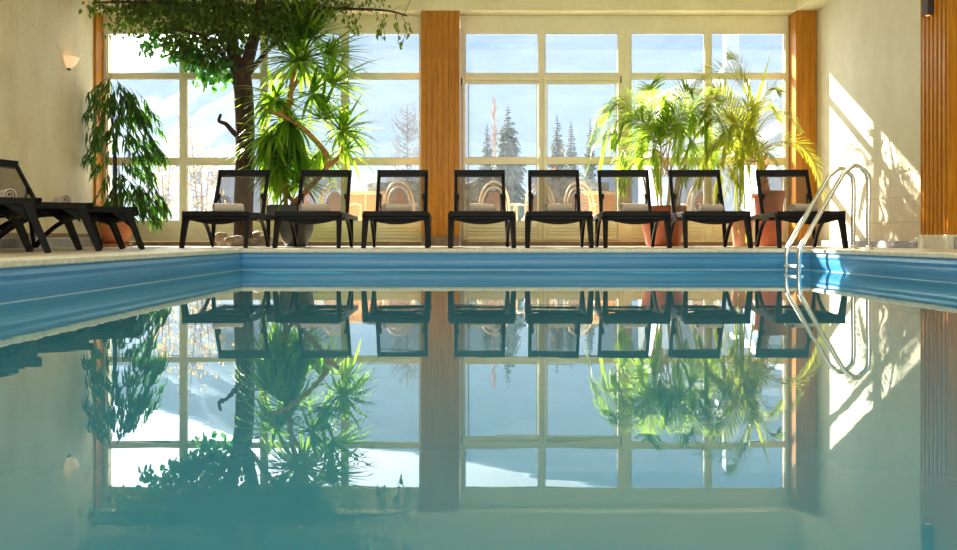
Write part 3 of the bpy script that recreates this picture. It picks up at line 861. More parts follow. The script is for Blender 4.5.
# stones at its foot
def rock(px, py, w, h, Y_, lab):
    c = Vector((XX(px,Y_), Y_, 0)); me = MB(); import bmesh
    bm = bmesh.new(); bmesh.ops.create_icosphere(bm, subdivisions=3, radius=1)
    sd = random.random()*50
    from mathutils import noise as nz
    W = w*Y_/F/2; H = h*Y_/F
    for v in bm.verts:
        k = 1+.28*nz.noise(v.co*1.3+Vector((sd,0,0)))
        v.co = Vector((v.co.x*W*k, v.co.y*W*.8*k, (v.co.z*.5)*H*k))
    zmin = min(v.co.z for v in bm.verts)
    for v in bm.verts: v.co.z -= zmin
    m_ = bpy.data.meshes.new('stone'); bm.to_mesh(m_); bm.free(); m_.materials.append(M['stone'])
    for p_ in m_.polygons: p_.use_smooth = True
    o = bpy.data.objects.new('stone', m_); col.objects.link(o); o.location = c
    tag(o, lab, 'stone', 'stones round the foot of the tree')
rock(222,0,15,14,12.25,'pale upright stone at the left foot of the dark tree trunk')
rock(236,0,20,11,11.93,'long flat brown stone in front of the dark tree trunk')
rock(252,0,12,8,12.0,'small rounded stone just right of the trunk base, lowest of the ring')
rock(258,0,17,15,12.38,'rusty orange stone tucked behind at the right of the trunk base')
rock(266,0,14,12,12.08,'pale grey stone at the right end of the ring round the trunk')

# ------------------------------------------------------------------ strap-leaved dracaena
Y = 12.0; c = (XX(296,Y), Y, 0)
root = thing('potted_yucca', 'tall strap-leaved yucca with crooked orange stems in a grey planter', 'plant', c)
q = MB(); q.lathe([(0,.0),(.12,.0),(.16,.05),(.215,.20),(.235,.36),(.20,.42),(0,.42)], c, 36)
q.box(c[0]-.33,c[0]+.27,Y-.24,Y+.24,.38,.52); put(root, q, 'planter', M['planter'])
q = MB(); q.box(c[0]-.30,c[0]+.24,Y-.21,Y+.21,.52,.53); put(root, q, 'soil', M['soil'])
st = [[P(292,205,Y),P(312,185,Y-.05),P(325,170,Y-.08),P(328,162,Y-.1),P(325,152,Y-.1),P(312,137,Y-.1),P(300,126,Y-.1),P(283,116,Y-.1),P(265,110,Y-.1)],
      [P(280,116,Y-.1),P(290,104,Y-.05),P(291,92,Y),P(298,80,Y)],
      [P(326,168,Y-.08),P(338,158,Y-.1),P(343,148,Y-.12),P(342,132,Y-.12)],
      [P(286,208,Y),P(284,150,Y+.1),P(290,90,Y+.12),P(300,50,Y+.1)],
      [P(300,208,Y+.05),P(275,180,Y+.1),P(270,150,Y+.1)]]
for i, pt in enumerate(st):
    q = MB(); q.tube(bez(pt,30), (.036,.034,.03,.03,.03)[i], 9, r2=(.028,.028,.022,.024,.022)[i]); put(root, q, 'stem', M['stalk'])
lv = MB()
def rosette(c_, n, L0, L1, bias=Vector((0,0,0)), W=.055, droop=.42, zlo=-.5):
    for k in range(n):
        d = rdir(zlo, .95)+bias; L = random.uniform(L0,L1)
        leaf(lv, c_+d.normalized()*.03, d, Vector((0,0,1)), L, W*random.uniform(.75,1.1), 'strap', droop*random.uniform(.3,1.6), .15)
rosette(P(300,62,Y), 130, .45, .85, Vector((.1,-.1,.25)))
rosette(P(306,40,Y+.1), 110, .45, .8, Vector((.1,0,.7)))
rosette(P(325,55,Y), 26, .5, .85, Vector((.9,-.2,.1)), droop=.25)
rosette(P(275,100,Y), 110, .35, .62, Vector((0,0,-.2)))
rosette(P(342,132,Y-.12), 60, .35, .66, Vector((.25,-.1,.1)), droop=.4)
rosette(P(270,135,Y+.05), 130, .35, .72, Vector((0,0,-.7)), zlo=-1)
rosette(P(288,120,Y+.1), 140, .4, .8, Vector((0,0,-.8)), zlo=-1)
rosette(P(278,165,Y+.1), 100, .35, .6, Vector((0,0,-.5)), zlo=-1)
rosette(P(300,150,Y+.15), 60, .35, .7, Vector((.1,0,-.6)), zlo=-1)
rosette(P(322,120,Y), 60, .4, .75, Vector((.3,0,.5)))
rosette(P(330,85,Y), 40, .5, .85, Vector((.8,-.1,.3)), droop=.2)
rosette(P(300,185,Y+.1), 50, .35, .65, Vector((.1,0,.4)))
rosette(P(345,150,Y), 40, .3, .6, Vector((.4,0,.1)))
rosette(P(312,95,Y), 45, .4, .6, Vector((.2,-.1,-.1)))
rosette(P(322,150,Y+.1), 34, .3, .6, Vector((.2,0,-.5)), zlo=-1)
# keep leaves inside the glass
lv.v = [(x, min(y, YG-.07), z) for x,y,z in lv.v]
put(root, lv, 'foliage', M['yucca'])

# ------------------------------------------------------------------ areca palm, left palm pot
Y = 12.1; c = (XX(663,Y), Y, 0)
root = thing('potted_areca_palm', 'bushy light green areca palm in a dark square-rimmed terracotta pot', 'plant', c)
pot(root, c, [(0,.0),(.20,.0),(.22,.03),(.285,.36),(.30,.37),(.30,.52),(.27,.52),(.27,.48),(0,.48)], 'pot', M['terra_red'], .27, .485)
cn = MB(); lv = MB(); fs_ = MB()
for k in range(22):
    a = random.uniform(0,2*PI); r = random.uniform(.02,.2); b0 = Vector((c[0]+r*math.cos(a), c[1]+r*math.sin(a), .48))
    cn.tube(bez([b0, b0+Vector((math.cos(a)*.04,math.sin(a)*.04,.25)), b0+Vector((math.cos(a)*.1,math.sin(a)*.1,.55))],6), .012, 6, r2=.007)
tips = [((600,168),(612,125),(640,122)),((592,140),(610,110),(642,118)),((586,172),(600,138),(636,140)),((606,108),(628,96),(650,122)),((652,84),(650,92),(655,130)),((720,100),(705,92),(680,125)),
        ((706,150),(702,110),(676,122)),((630,180),(622,150),(650,150)),((696,190),(706,150),(680,150)),((715,165),(706,128),(676,132)),((640,110),(645,108),(660,140)),((690,90),(685,92),(672,130)),
        ((612,150),(620,118),(648,130)),((668,118),(665,100),(662,130)),((622,190),(625,160),(650,160)),((730,140),(712,110),(680,120)),((660,190),(655,150),(660,140)),((640,170),(640,135),(655,130)),((684,180),(690,140),(668,130)),
        ((600,120),(620,103),(645,125)),((645,150),(648,125),(657,135)),((676,160),(678,125),(666,130)),((692,130),(690,108),(672,130)),((618,140),(630,118),(650,135))]
for i, (tip, mid, lo) in enumerate(tips):
    yo = random.uniform(-.55,.45); yy = lambda u: min(Y+yo*u, YG-.14)
    base = Vector((c[0]+random.uniform(-.1,.1), Y+random.uniform(-.1,.1), .9))
    frond(lv, fs_, [base, P(lo[0],lo[1],yy(.3)), P(mid[0],mid[1],yy(.7)), P(tip[0],tip[1],yy(1))], 44, random.uniform(.26,.36), .019, 52, .45, .25, twist=R(random.choice((-1,1))*random.uniform(15,65)))
for m_ in (lv, fs_): m_.v = [(x, min(y, YG-.07), z) for x,y,z in m_.v]
put(root, cn, 'cane', M['cane']); put(root, fs_, 'frond_stalk', M['cane']); put(root, lv, 'foliage', M['areca'])

# ------------------------------------------------------------------ date palm in the tall red pot
Y = 12.2; c = (XX(769,Y), Y, 0)
root = thing('potted_date_palm', 'feathery date palm with arching fronds in a tall red terracotta pot', 'plant', c)
pot(root, c, [(0,.0),(.15,.0),(.155,.02),(.185,.62),(.205,.63),(.205,.72),(.18,.72),(.18,.68),(0,.68)], 'pot', M['terra_red'], .21, .685)
q = MB(); q.tube(bez([Vector((c[0]-.05,Y,.68)),Vector((c[0]-.1,Y,.95)),Vector((c[0]-.12,Y,1.15))],8), .075, 10, r2=.05)
for k in range(26):
    a = k*2.4; z = .75+k*.016; d = Vector((math.cos(a),math.sin(a),1.1)); leaf(q, Vector((c[0]-.08,Y,z))+Vector((math.cos(a)*.05,math.sin(a)*.05,0)), d, Vector((0,0,1)), .12, .04, 'strap', 0)
put(root, q, 'trunk', M['stalk'])
lv = MB(); fs_ = MB(); B0 = Vector((c[0]-.12,Y,1.12))
F_ = [([P(745,140,Y),P(748,100,Y-.1),P(735,76,Y-.2),P(705,74,Y-.3),P(672,104,Y-.4)],40,.26),
      ([P(748,150,Y),P(752,120,Y),P(748,85,Y-.1),P(738,62,Y-.1),P(728,56,Y-.15)],36,.24),
      ([P(757,155,Y),P(775,143,Y-.1),P(795,143,Y-.2),P(812,160,Y-.3),P(824,196,Y-.35)],40,.24),
      ([P(742,150,Y),P(730,122,Y-.2),P(712,118,Y-.3),P(695,135,Y-.4)],34,.26),
      ([P(745,150,Y),P(738,125,Y-.3),P(728,130,Y-.45),P(722,165,Y-.5)],34,.24),
      ([P(745,160,Y),P(742,135,Y-.3),P(742,150,Y-.55),P(741,200,Y-.62)],40,.20),
      ([P(740,155,Y),P(725,140,Y-.2),P(708,150,Y-.3),P(698,185,Y-.4)],32,.24),
      ([P(750,150,Y),P(765,120,Y-.1),P(785,112,Y-.2),P(800,130,Y-.2)],30,.2),
      ([P(745,140,Y),P(725,105,Y),P(700,100,Y),P(675,118,Y)],34,.28),
      ([P(745,140,Y),P(720,115,Y+.2),P(690,118,Y+.3),P(668,140,Y+.3)],34,.28),
      ([P(750,140,Y),P(757,115,Y+.2),P(770,105,Y+.3),P(782,120,Y+.4)],26,.2),
      ([P(742,130,Y),P(722,95,Y-.2),P(712,100,Y-.3),P(700,120,Y-.4)],30,.26),
      ([P(748,150,Y),P(752,128,Y-.4),P(757,140,Y-.6),P(762,172,Y-.65)],28,.2)]
F_ += [([P(744,150,Y),P(735,110,Y+.1),P(715,88,Y+.15),P(690,92,Y+.2)],34,.28),
      ([P(748,160,Y),P(760,150,Y-.2),P(775,158,Y-.35),P(786,185,Y-.4)],30,.2),
      ([P(738,165,Y),P(722,150,Y+.2),P(705,160,Y+.3),P(694,192,Y+.3)],32,.26),
      ([P(745,150,Y),P(735,135,Y-.1),P(715,140,Y-.2),P(700,160,Y-.2)],34,.28),
      ([P(748,140,Y),P(762,100,Y),P(772,88,Y),P(780,92,Y)],26,.2),
      ([P(740,160,Y),P(732,150,Y-.2),P(722,165,Y-.3),P(716,205,Y-.3)],30,.22)]
for pts, n, ll in F_:
    frond(lv, fs_, [B0]+pts, int(n*1.35), ll, .025, 55, .12, .22, twist=R(random.choice((-1,1))*random.uniform(50,80)), sr=.009)
for m_ in (lv, fs_): m_.v = [(min(x, XR-.03), min(y, YG-.07), z) for x,y,z in m_.v]
q = MB(); leaf(q, P(744,145,Y-.1), P(771,52,Y-.1)-P(744,145,Y-.1), Vector((0,-1,0)), (P(771,52,Y)-P(744,145,Y)).length, .05, 'lance', 0, .3)
put(root, q, 'new_spear', M['phoenix'])
put(root, fs_, 'frond_stalk', M['cane']); put(root, lv, 'foliage', M['phoenix'])

# small pot between the two
Y = 11.85; c = (XX(742,Y), Y, 0)
root = thing('potted_fern', 'slim pinkish terracotta pot with trailing feathery fronds, between the two palms', 'plant', c)
pot(root, c, [(0,.0),(.105,.0),(.11,.02),(.135,.30),(.15,.31),(.15,.37),(.13,.37),(.13,.34),(0,.34)], 'pot', M['terra_pink'], .13, .345)
lv = MB(); fs_ = MB()
for (mx_, my, tx_, ty_, dy) in ((738,160,734,205,-.2),(748,165,754,215,-.2),(742,150,746,238,-.3),(732,170,722,200,0),(744,140,735,120,0),(750,150,757,130,0),(736,178,738,228,-.22)):
    frond(lv, fs_, [Vector((c[0],Y,.34)), P(mx_,my+15,Y+dy*.4), P(mx_,my,Y+dy*.8), P((mx_+tx_)/2,(my+ty_)/2,Y+dy), P(tx_,ty_,Y+dy)], 44, .16, .013, 62, .15, .3, twist=R(70), sr=.005)
put(root, fs_, 'frond_stalk', M['cane']); put(root, lv, 'foliage', M['phoenix'])

# ------------------------------------------------------------------ terrace furniture outside
def make_chair():
    t = thing('rattan_chair', '', 'chair')
    rt = M['rattan']
    def hoop(w, h, z0, y, n=24): return [Vector((w*math.cos(PI*i/n), y+.05*math.sin(PI*i/n), z0+h*math.sin(PI*i/n)**.8)) for i in range(n+1)]
    q = MB(); q.tube(hoop(.235,.50,.52,-.02), .016, 8); q.tube(hoop(.19,.44,.50,-.02), .014, 8)
    q.tube([(-.235,-.02,.52),(-.23,-.0,.0)], .016, 8); q.tube([(.235,-.02,.52),(.23,0,0)], .016, 8); q.build('back_hoop', rt, t)
    q = MB(); pts = hoop(.155,.39,.48,-.015); n = len(pts)
    q.add([p+Vector((0,-.008,0)) for p in pts]+[p+Vector((0,.008,0)) for p in pts], [tuple(range(n)), tuple(range(2*n-1,n-1,-1))]+[(i,i+1,n+i+1,n+i) for i in range(n-1)]+[(n-1,0,n,2*n-1)])
    q.build('woven_back', M['weave_brown'], t)
    q = MB(); q.tube([Vector((.225*math.cos(a)+0, .23+.225*math.sin(a), .44)) for a in [2*PI*i/20 for i in range(20)]], .018, 8, close=True); q.build('seat_ring', rt, t)
    q = MB(); q.lathe([(0,.43),(.20,.43),(.215,.455),(.20,.49),(0,.50)], (0,.23,0), 24); q.build('cushion', M['cushion'], t)
    for s in (-1,1):
        q = MB(); q.tube(bez([(s*.235,-.0,.66),(s*.30,.12,.68),(s*.29,.36,.67),(s*.27,.42,.60),(s*.25,.43,.0)],20), .016, 8); q.build('arm', rt, t)
        q = MB(); q.tube([(s*.235,0,.2),(s*.25,.43,.2)], .01, 6); q.build('stretcher', rt, t)
    return t
ch0 = make_chair(); index_kids()
cl = ['round-backed rattan chair on the terrace left of the left woven table','round-backed rattan chair on the terrace right of the left woven table',
      'round-backed rattan chair outside seen through the lounger right of the wooden column','round-backed rattan chair outside behind the door mullion',
      'round-backed rattan chair on the terrace beside the right woven table','rightmost rattan chair outside, behind the palms']
for i, (px, yy) in enumerate(((334,14.25),(399,14.25),(494,14.25),(540,14.45),(579,14.3),(703,14.3))):
    o = ch0 if i == 0 else copy_tree(ch0)
    o.location = (XX(px,yy), yy, -.05); o.rotation_euler = (0,0,R((-14,12,-8,10,6,-10)[i])); o['label'] = cl[i]; o['group'] = 'rattan chairs on the terrace'
for (px0, px1, yy, lab) in ((347,384,15.2,'cream-topped wicker table with orange herringbone sides outside the left window'),(584,620,15.2,'cream-topped wicker table with orange herringbone sides outside the middle window')):
    x0, x1 = XX(px0,yy), XX(px1,yy); cx = (x0+x1)/2
    t = thing('wicker_table', lab, 'table', (cx,yy+.3,-.05), 0, 'wicker tables on the terrace')
    hw = (x1-x0)/2
    q = MB(); q.box(-hw-.02,hw+.02,-.32,.32,.86,.92); q.build('tabletop', M['rattan'], t, bevel=.01)
    q = MB(); q.box(-hw+.02,-.012,-.29,.29,.5,.86); q.box(.012,hw-.02,-.29,.29,.5,.86); q.box(-hw+.03,hw-.03,-.28,.28,.49,.5); q.build('woven_side', M['weave_orange'], t)
    q = MB()
    for sx in (-1,1):
        for sy in (-1,1): q.box(sx*hw-.02,sx*hw+.02,sy*.29-.02,sy*.29+.02,0,.86)
    q.box(-.014,.014,-.3,.3,.44,.86); q.box(-hw,hw,-.3,-.27,.44,.5); q.box(-hw,hw,.27,.3,.44,.5)
    q.build('leg_frame', M['rattan'], t)

# ------------------------------------------------------------------ outdoors
b = MB(); b.add([(-300,13.4,-.05),(300,13.4,-.05),(300,500,-.3),(-300,500,-.3)], [(0,1,2,3)])
tag(b.build('snow_ground', M['snow']), 'snow-covered ground beyond the terrace windows', 'snow', kind='structure')
b = MB(); b.add([(-60,-60,-.05),(60,-60,-.05),(60,-4.3,-.05),(-60,-4.3,-.05)], [(0,1,2,3)])
tag(b.build('snow_ground', M['snow']), 'snow-covered ground behind the pool hall', 'snow', kind='structure')
# hedge
def hedge(x0,x1,y0,y1,z1,lab):
    from mathutils import noise as nz
    q = MB(); nx = int((x1-x0)/.16); nz_ = int(z1/.14); vs = []
    for j in range(nz_+5):
        for i in range(nx+1):
            x = x0+(x1-x0)*i/nx
            if j <= nz_: y, z = y0, -.05+(z1)*j/nz_
            else: y, z = y0+(y1-y0)*(j-nz_)/4, z1-.05
            k = nz.noise(Vector((x*2.2,y*2.2,z*2.2)))*.14+random.uniform(-.05,.05)
            vs.append((x, y+(k if j<=nz_ else 0), z+(k*.7 if j>=nz_ else 0)))
    q.add(vs, [(j*(nx+1)+i,j*(nx+1)+i+1,(j+1)*(nx+1)+i+1,(j+1)*(nx+1)+i) for j in range(nz_+4) for i in range(nx)], False)
    tag(q.build('hedge', M['hedge']), lab, 'hedge')
hedge(-1.9,.35,18,18.8,1.22,'grey-brown clipped hedge outside, just left and right of the middle column')
hedge(1.35,2.75,18,18.8,1.22,'grey-brown clipped hedge outside behind the fourth lounger from right')
def conifer(px, pytip, hw, Y_, lab, pybase=246):
    q = MB(); tk = MB(); top = P(px,pytip,Y_); c = Vector((top.x,Y_,-.1)); H = top.z+.1; Rm = hw*Y_/F
    root = thing('conifer', lab, 'tree', c, 0, 'conifers beyond the terrace')
    tk.tube([(0,0,0),(0,0,H*.97)], H*.018, 7, r2=.01); tk.build('trunk', M['bark'], root)
    lev = 52
    for k in range(lev):
        u = k/(lev-1); z = H*(.06+.93*u); r = Rm*(1-u)**.8*random.uniform(.85,1.25)+.05
        for a_ in range(12 if u < .8 else 7):
            a = random.uniform(0,2*PI); d = Vector((math.cos(a),math.sin(a),.15)); rr = r*random.uniform(.7,1.12)
            leaf(q, Vector((0,0,z)), d, Vector((0,0,1)), rr, rr*.34, 'ovate', .5, -.5)
            for s in range(5):
                p = Vector((0,0,z))+d*rr*random.uniform(.25,.9); p.z -= rr*.1
                leaf(q, p, Vector((math.cos(a+random.uniform(-.9,.9)),math.sin(a+random.uniform(-.9,.9)),-.35)), Vector((0,0,1)), rr*.40, rr*.16, 'lance', .5, -.3)
    q.build('needles', M['conifer'], root)
conifer(508,103,27,42,'broad conifer with the tall tip outside the left door sash')
conifer(487,121,15,48,'small conifer outside left of the broad one, near the wooden column')
conifer(557,112,17,44,'slender conifer outside, left of the pair in the right door sash')
conifer(571,119,14,40,'short conifer standing against the slender one in the right door sash')
conifer(590,115,12,46,'narrow conifer outside, partly behind the arching palm fronds')
def baretree(px, top, hw, Y_, m, lab, n=60, columnar=False, leaves=None, nl=0, base=0, stems=1, th=.012, lsz=.09):
    q = MB(); lf = MB(); H = ZZ(top,Y_)+.1; W = hw*Y_/F
    root = thing('bare_tree' if not leaves else 'shrub', lab, 'tree' if not leaves else 'shrub', (XX(px,Y_),Y_,-.1))
    ends = []
    for s in range(stems):
        tx = random.uniform(-.6,.6)*W if stems > 1 else 0
        hh = H*random.uniform(.7,1)
        path = bez([(tx*.3,0,0),(tx*.6+random.uniform(-.1,.1)*W,0,hh*.5),(tx,0,hh)], 12)
        q.tube(path, H*th, 6, r2=H*th*.15)
        for k in range(n//stems):
            u = random.uniform(.22,.97); ii = u*(len(path)-1); p = path[int(ii)].lerp(path[min(int(ii)+1,len(path)-1)], ii-int(ii))
            r = W*(random.uniform(.5,1))*(.5+.5*math.sin(PI*min(1,u*1.1))) if not columnar else W*(1-u*.6)*random.uniform(.4,1)
            a = random.uniform(0,2*PI); rise = (1.9 if columnar else .8)*r
            e = p+Vector((math.cos(a)*r, math.sin(a)*r, rise)); mid = p.lerp(e,.5)+Vector((math.cos(a)*r*.15, 0, -rise*.12))
            if e.z > H*1.03: e.z = H*1.03
            q.tube(bez([p,mid,e],6), H*th*.28, 4, r2=H*th*.06)
            for w in range(5):
                s0 = mid.lerp(e, random.random()); e2 = s0+Vector((random.uniform(-.4,.4),random.uniform(-.4,.4),random.uniform(.1,.6)))*r*.7
                q.tube([s0,e2], H*th*.10, 3); ends += [s0, e2]
    q.build('branches', m, root)
    if leaves:
        for k in range(nl):
            p = random.choice(ends)+rdir()*.04
            leaf(lf, p, rdir(-1,.3), rdir(.1,1), lsz*random.uniform(.6,1.1), lsz*.5, 'ovate', .3)
        lf.build('leaves', leaves, root)
baretree(494,84,9,60,M['twig_pink'],'tall columnar leafless pinkish tree behind the conifers',150,True)
baretree(503,97,6,62,M['twig_pink'],'shorter columnar leafless tree just right of the tall pinkish one',80,True)
baretree(407,78,22,38,M['twig_grey'],'grey leafless tree outside at the right end of the left window',160)
baretree(205,112,30,16.5,M['twig'],'leafless shrub with yellow leaves outside, behind the broken branch stub',110,False,M['yellow_leaf'],480,stems=5,th=.006,lsz=.06)
baretree(165,128,18,16.2,M['twig'],'leafless shrub with yellow leaves outside, right of the weeping fig',80,False,M['yellow_leaf'],260,stems=4,th=.006,lsz=.06)
baretree(557,128,9,17.5,M['twig'],'thin shrub with red-orange leaves outside the right door sash',34,False,M['red_leaf'],34,stems=2,th=.004,lsz=.06)
baretree(582,158,10,17.5,M['twig'],'low red-leaved twiggy shrub outside above the right wicker table',50,False,M['red_leaf'],60,stems=4,th=.004,lsz=.05)
baretree(305,170,16,17.5,M['twig'],'low russet shrub outside behind the yucca stems',60,False,M['red_leaf'],160,stems=4,th=.005,lsz=.07)

# buildings
def hiproof(q, x0,x1,y0,y1,z0,apex,ov=.0):
    vs = [(x0,y0,z0),(x1,y0,z0),(x1,y1,z0),(x0,y1,z0),(x0,y0,z0+.25),(x1,y0,z0+.25),(x1,y1,z0+.25),(x0,y1,z0+.25),apex]
    q.add(vs, [(3,2,1,0),(0,1,5,4),(1,2,6,5),(2,3,7,6),(3,0,4,7),(4,5,8),(5,6,8),(6,7,8),(7,4,8)])
Y = 50.0
root = thing('chapel_building', 'grey stone building with snowy hipped roofs and white chimney tower, behind the palms', 'building', (XX(720,Y),Y,-.3))
q = MB(); q.box(XX(722,Y),XX(772,Y),Y,Y+5,-.3,ZZ(98,Y)); q.box(XX(652,Y),XX(722,Y),Y-2,Y+4,-.3,ZZ(105,Y)); put(root, q, 'wall', M['stone_wall'])
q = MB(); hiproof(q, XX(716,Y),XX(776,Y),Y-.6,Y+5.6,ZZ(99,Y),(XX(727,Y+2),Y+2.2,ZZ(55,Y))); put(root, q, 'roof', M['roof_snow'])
q = MB(); n = 20; cx, cy, rr = XX(682,Y), Y+1, 2.3; z0 = ZZ(106,Y)
q.add([(cx+rr*math.cos(2*PI*i/n),cy+rr*math.sin(2*PI*i/n),z0) for i in range(n)]+[(cx+rr*math.cos(2*PI*i/n),cy+rr*math.sin(2*PI*i/n),z0+.15) for i in range(n)]+[(XX(714,Y),cy,ZZ(66,Y))],
      [(i,(i+1)%n,n+(i+1)%n,n+i) for i in range(n)]+[(n+i,n+(i+1)%n,2*n) for i in range(n)]+[tuple(range(n-1,-1,-1))]); put(root, q, 'roof', M['roof_snow'])
q = MB(); q.add([(cx+rr*1.02*math.cos(2*PI*i/n),cy+rr*1.02*math.sin(2*PI*i/n),z0-.1+k*.16) for k in (0,1) for i in range(n)], [(i,(i+1)%n,n+(i+1)%n,n+i) for i in range(n)]); put(root, q, 'gutter', M['roof_shingle'])
q = MB(); q.box(XX(724,Y+2),XX(737,Y+2),Y+1.6,Y+2.3,ZZ(70,Y),ZZ(10,Y)); put(root, q, 'tower', M['roof_snow'])
for (px,py) in ((740,112),(757,112),(690,122),(735,150),(757,150)):
    q = MB(); yw = Y-.03 if px > 722 else Y-2.03; q.box(XX(px,Y)-.22,XX(px,Y)+.22,yw,yw+.05,ZZ(py+6,Y),ZZ(py-6,Y)); put(root, q, 'window', M['dark_glass'])
Y = 40.0
root = thing('shed_building', 'low snow-roofed outbuilding outside the far right window pane', 'building', (XX(775,Y),Y,-.3))
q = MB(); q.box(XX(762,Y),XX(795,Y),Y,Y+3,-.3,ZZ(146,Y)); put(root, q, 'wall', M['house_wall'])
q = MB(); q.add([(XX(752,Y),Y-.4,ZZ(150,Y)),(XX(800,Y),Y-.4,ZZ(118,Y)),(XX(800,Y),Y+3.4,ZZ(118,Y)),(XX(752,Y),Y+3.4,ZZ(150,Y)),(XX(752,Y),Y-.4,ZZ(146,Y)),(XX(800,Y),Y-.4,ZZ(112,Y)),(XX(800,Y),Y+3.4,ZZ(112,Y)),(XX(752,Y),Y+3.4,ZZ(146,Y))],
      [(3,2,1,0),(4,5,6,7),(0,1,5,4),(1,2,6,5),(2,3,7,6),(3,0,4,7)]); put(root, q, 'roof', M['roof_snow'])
Y = 45.0
root = thing('village_house', 'pale house with small grey windows and snowy gable roof outside the left window', 'building', (XX(190,Y),Y,-.3))
q = MB(); x0, x1, xm = XX(128,Y), XX(262,Y), XX(205,Y); ze, zr = ZZ(182,Y), ZZ(158,Y)
q.add([(x0,Y,-.3),(x1,Y,-.3),(x1,Y,ze),(xm,Y,zr),(x0,Y,ze),(x0,Y+7,-.3),(x1,Y+7,-.3),(x1,Y+7,ze),(xm,Y+7,zr),(x0,Y+7,ze)],
      [(0,1,2,3,4),(9,8,7,6,5),(1,6,7,2),(0,4,9,5)]); put(root, q, 'wall', M['house_wall'])
q = MB()
for (xa,za,xb,zb) in ((x0-.4,ze-.1,xm,zr),(x1+.4,ze-.1,xm,zr)):
    q.add([(xa,Y-.5,za),(xb,Y-.5,zb),(xb,Y+7.5,zb),(xa,Y+7.5,za),(xa,Y-.5,za+.3),(xb,Y-.5,zb+.3),(xb,Y+7.5,zb+.3),(xa,Y+7.5,za+.3)], [(0,1,2,3),(4,5,6,7),(0,1,5,4),(1,2,6,5),(2,3,7,6),(3,0,4,7)])
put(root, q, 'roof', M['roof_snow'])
for (px,py) in ((145,200),(165,200),(195,178),(198,202),(216,178),(225,202),(245,202)):
    q = MB(); q.box(XX(px,Y)-.25,XX(px,Y)+.25,Y-.05,Y+.02,ZZ(py+6,Y),ZZ(py-6,Y)); put(root, q, 'window', M['dark_glass'])
    
# snowy mountain
from mathutils import noise as nz
prof_r = [(-260,150),(0,100),(105,78),(190,52),(240,38),(340,29),(420,18),(480,8),(620,-20),(800,-45),(1000,-60),(1300,-60)]
def ridge(px):
    for (a,ya),(c_,yc) in zip(prof_r, prof_r[1:]):
        if a <= px <= c_: return ya+(yc-ya)*(px-a)/(c_-a)
    return prof_r[0][1] if px < prof_r[0][0] else prof_r[-1][1]
q = MB(); vs = []; nx, ny = 150, 46; Y0, Y1 = 850, 1400
for j in range(ny+1):
    v = j/ny; yy = Y0+(Y1-Y0)*min(1,v/.8) + (400*(v-.8)/.2 if v > .8 else 0)
    for i in range(nx+1):
        px = -260+1560*i/nx; top = ZZ(ridge(px), Y1)
        h = top*(min(1,v/.8)**1.35) if v <= .8 else top*(1-(v-.8)*2)
        x = XX(px, yy)
        h += (nz.noise(Vector((x*.008,yy*.008,0)))*26+nz.noise(Vector((x*.03,yy*.03,3)))*6)*min(1,v*3)*(1 if v < .75 else .35)
        vs.append((x, yy, h-3 if j == 0 else h))
q.add(vs, [(j*(nx+1)+i,j*(nx+1)+i+1,(j+1)*(nx+1)+i+1,(j+1)*(nx+1)+i) for j in range(ny) for i in range(nx)], True)
o = q.build('mountain', M['mountain']); tag(o, 'hazy blue snow-covered mountainside rising towards the right behind the windows', 'mountain', kind='structure')

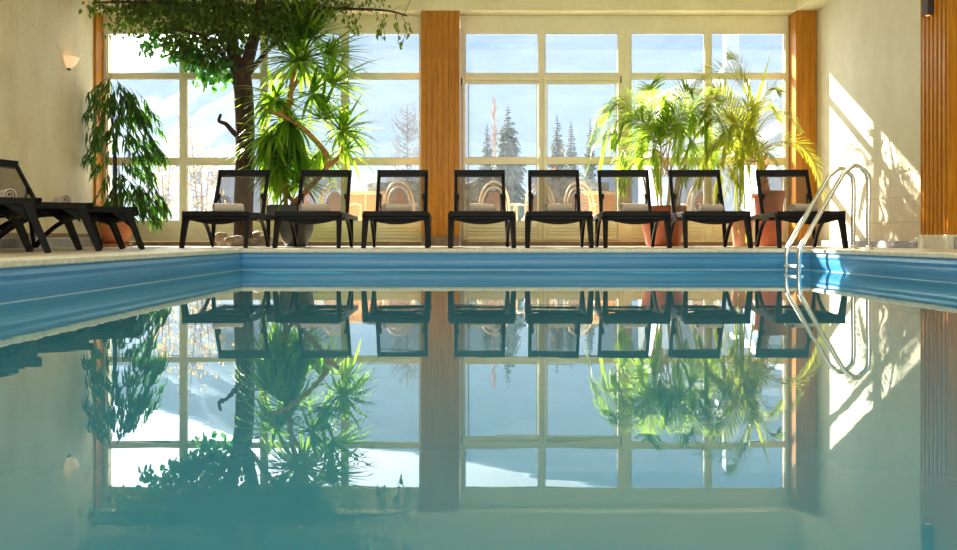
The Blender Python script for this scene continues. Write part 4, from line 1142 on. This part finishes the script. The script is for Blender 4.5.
# ------------------------------------------------------------------ light
w = bpy.data.worlds.new('sky'); bpy.context.scene.world = w; w.use_nodes = True
nt = w.node_tree; bg = nt.nodes['Background']
tc = nt.nodes.new('ShaderNodeTexCoord'); sp = nt.nodes.new('ShaderNodeSeparateXYZ'); nt.links.new(tc.outputs['Generated'], sp.inputs[0])
c_ = ramp(nt, sp.outputs['Z'], [(0,(.95,.98,1)), (.35,(.86,.94,1)), (1,(.62,.80,1))])
nt.links.new(c_, bg.inputs[0]); 
dv = nt.nodes.new('ShaderNodeVectorMath'); dv.operation = 'DOT_PRODUCT'; dv.inputs[1].default_value = Vector((-.65,1,.45)).normalized()
nt.links.new(tc.outputs['Generated'], dv.inputs[0])
pw = nt.nodes.new('ShaderNodeMath'); pw.operation = 'POWER'; pw.inputs[1].default_value = 6; pw.use_clamp = False
mxm = nt.nodes.new('ShaderNodeMath'); mxm.operation = 'MAXIMUM'; mxm.inputs[1].default_value = 0
nt.links.new(dv.outputs['Value'], mxm.inputs[0]); nt.links.new(mxm.outputs[0], pw.inputs[0])
ma = nt.nodes.new('ShaderNodeMath'); ma.operation = 'MULTIPLY_ADD'; ma.inputs[1].default_value = 5.0; ma.inputs[2].default_value = 1.25
nt.links.new(pw.outputs[0], ma.inputs[0]); nt.links.new(ma.outputs[0], bg.inputs[1])
sd = bpy.data.lights.new('sun', 'SUN'); sd.energy = 24; sd.angle = R(.6); sd.color = (1,.93,.80)
so = bpy.data.objects.new('sun', sd); col.objects.link(so)
so.rotation_euler = Vector((.65,-1,-.614)).to_track_quat('-Z','Y').to_euler(); so.location = (-20,40,25)

def area(name, loc, rot, sx, sy, power, c):
    l = bpy.data.lights.new(name, 'AREA'); l.shape = 'RECTANGLE'; l.size = sx; l.size_y = sy; l.energy = power; l.color = c
    o = bpy.data.objects.new(name, l); col.objects.link(o); o.location = loc; o.rotation_euler = rot; return o
area('rear_fill', (-.1,YB+.05,1.95), (R(90),0,0), 8, 2.5, 260, (1,.97,.90))  # added fill light at the unseen rear opening, brightens the room
for x in (-2.6,2.4):
    for y in (1.0,4.6,8.2): area('ceiling_fill', (x,y,ZC-.03), (0,0,0), 2.6, 1.8, 42, (1,.90,.72))  # added overhead fill lights, no real fixtures behind them
# ------------------------------------------------------------------ camera
cd = bpy.data.cameras.new('camera'); cam = bpy.data.objects.new('camera', cd); col.objects.link(cam)
cam.location = (0,0,CZ); cam.rotation_euler = (R(90),0,0)
cd.sensor_width = 36; cd.lens = F/957*36; cd.shift_x = (478.5-VX)/957; cd.shift_y = -(275-HY)/957
cd.clip_end = 5000; cd.clip_start = .02
sc = bpy.context.scene; sc.camera = cam
sc.view_settings.view_transform = 'Standard'; sc.view_settings.look = 'None'
sc.view_settings.exposure = 0.0; sc.view_settings.gamma = 1
sc.cycles.max_bounces = 12; sc.cycles.transparent_max_bounces = 24; sc.cycles.diffuse_bounces = 5
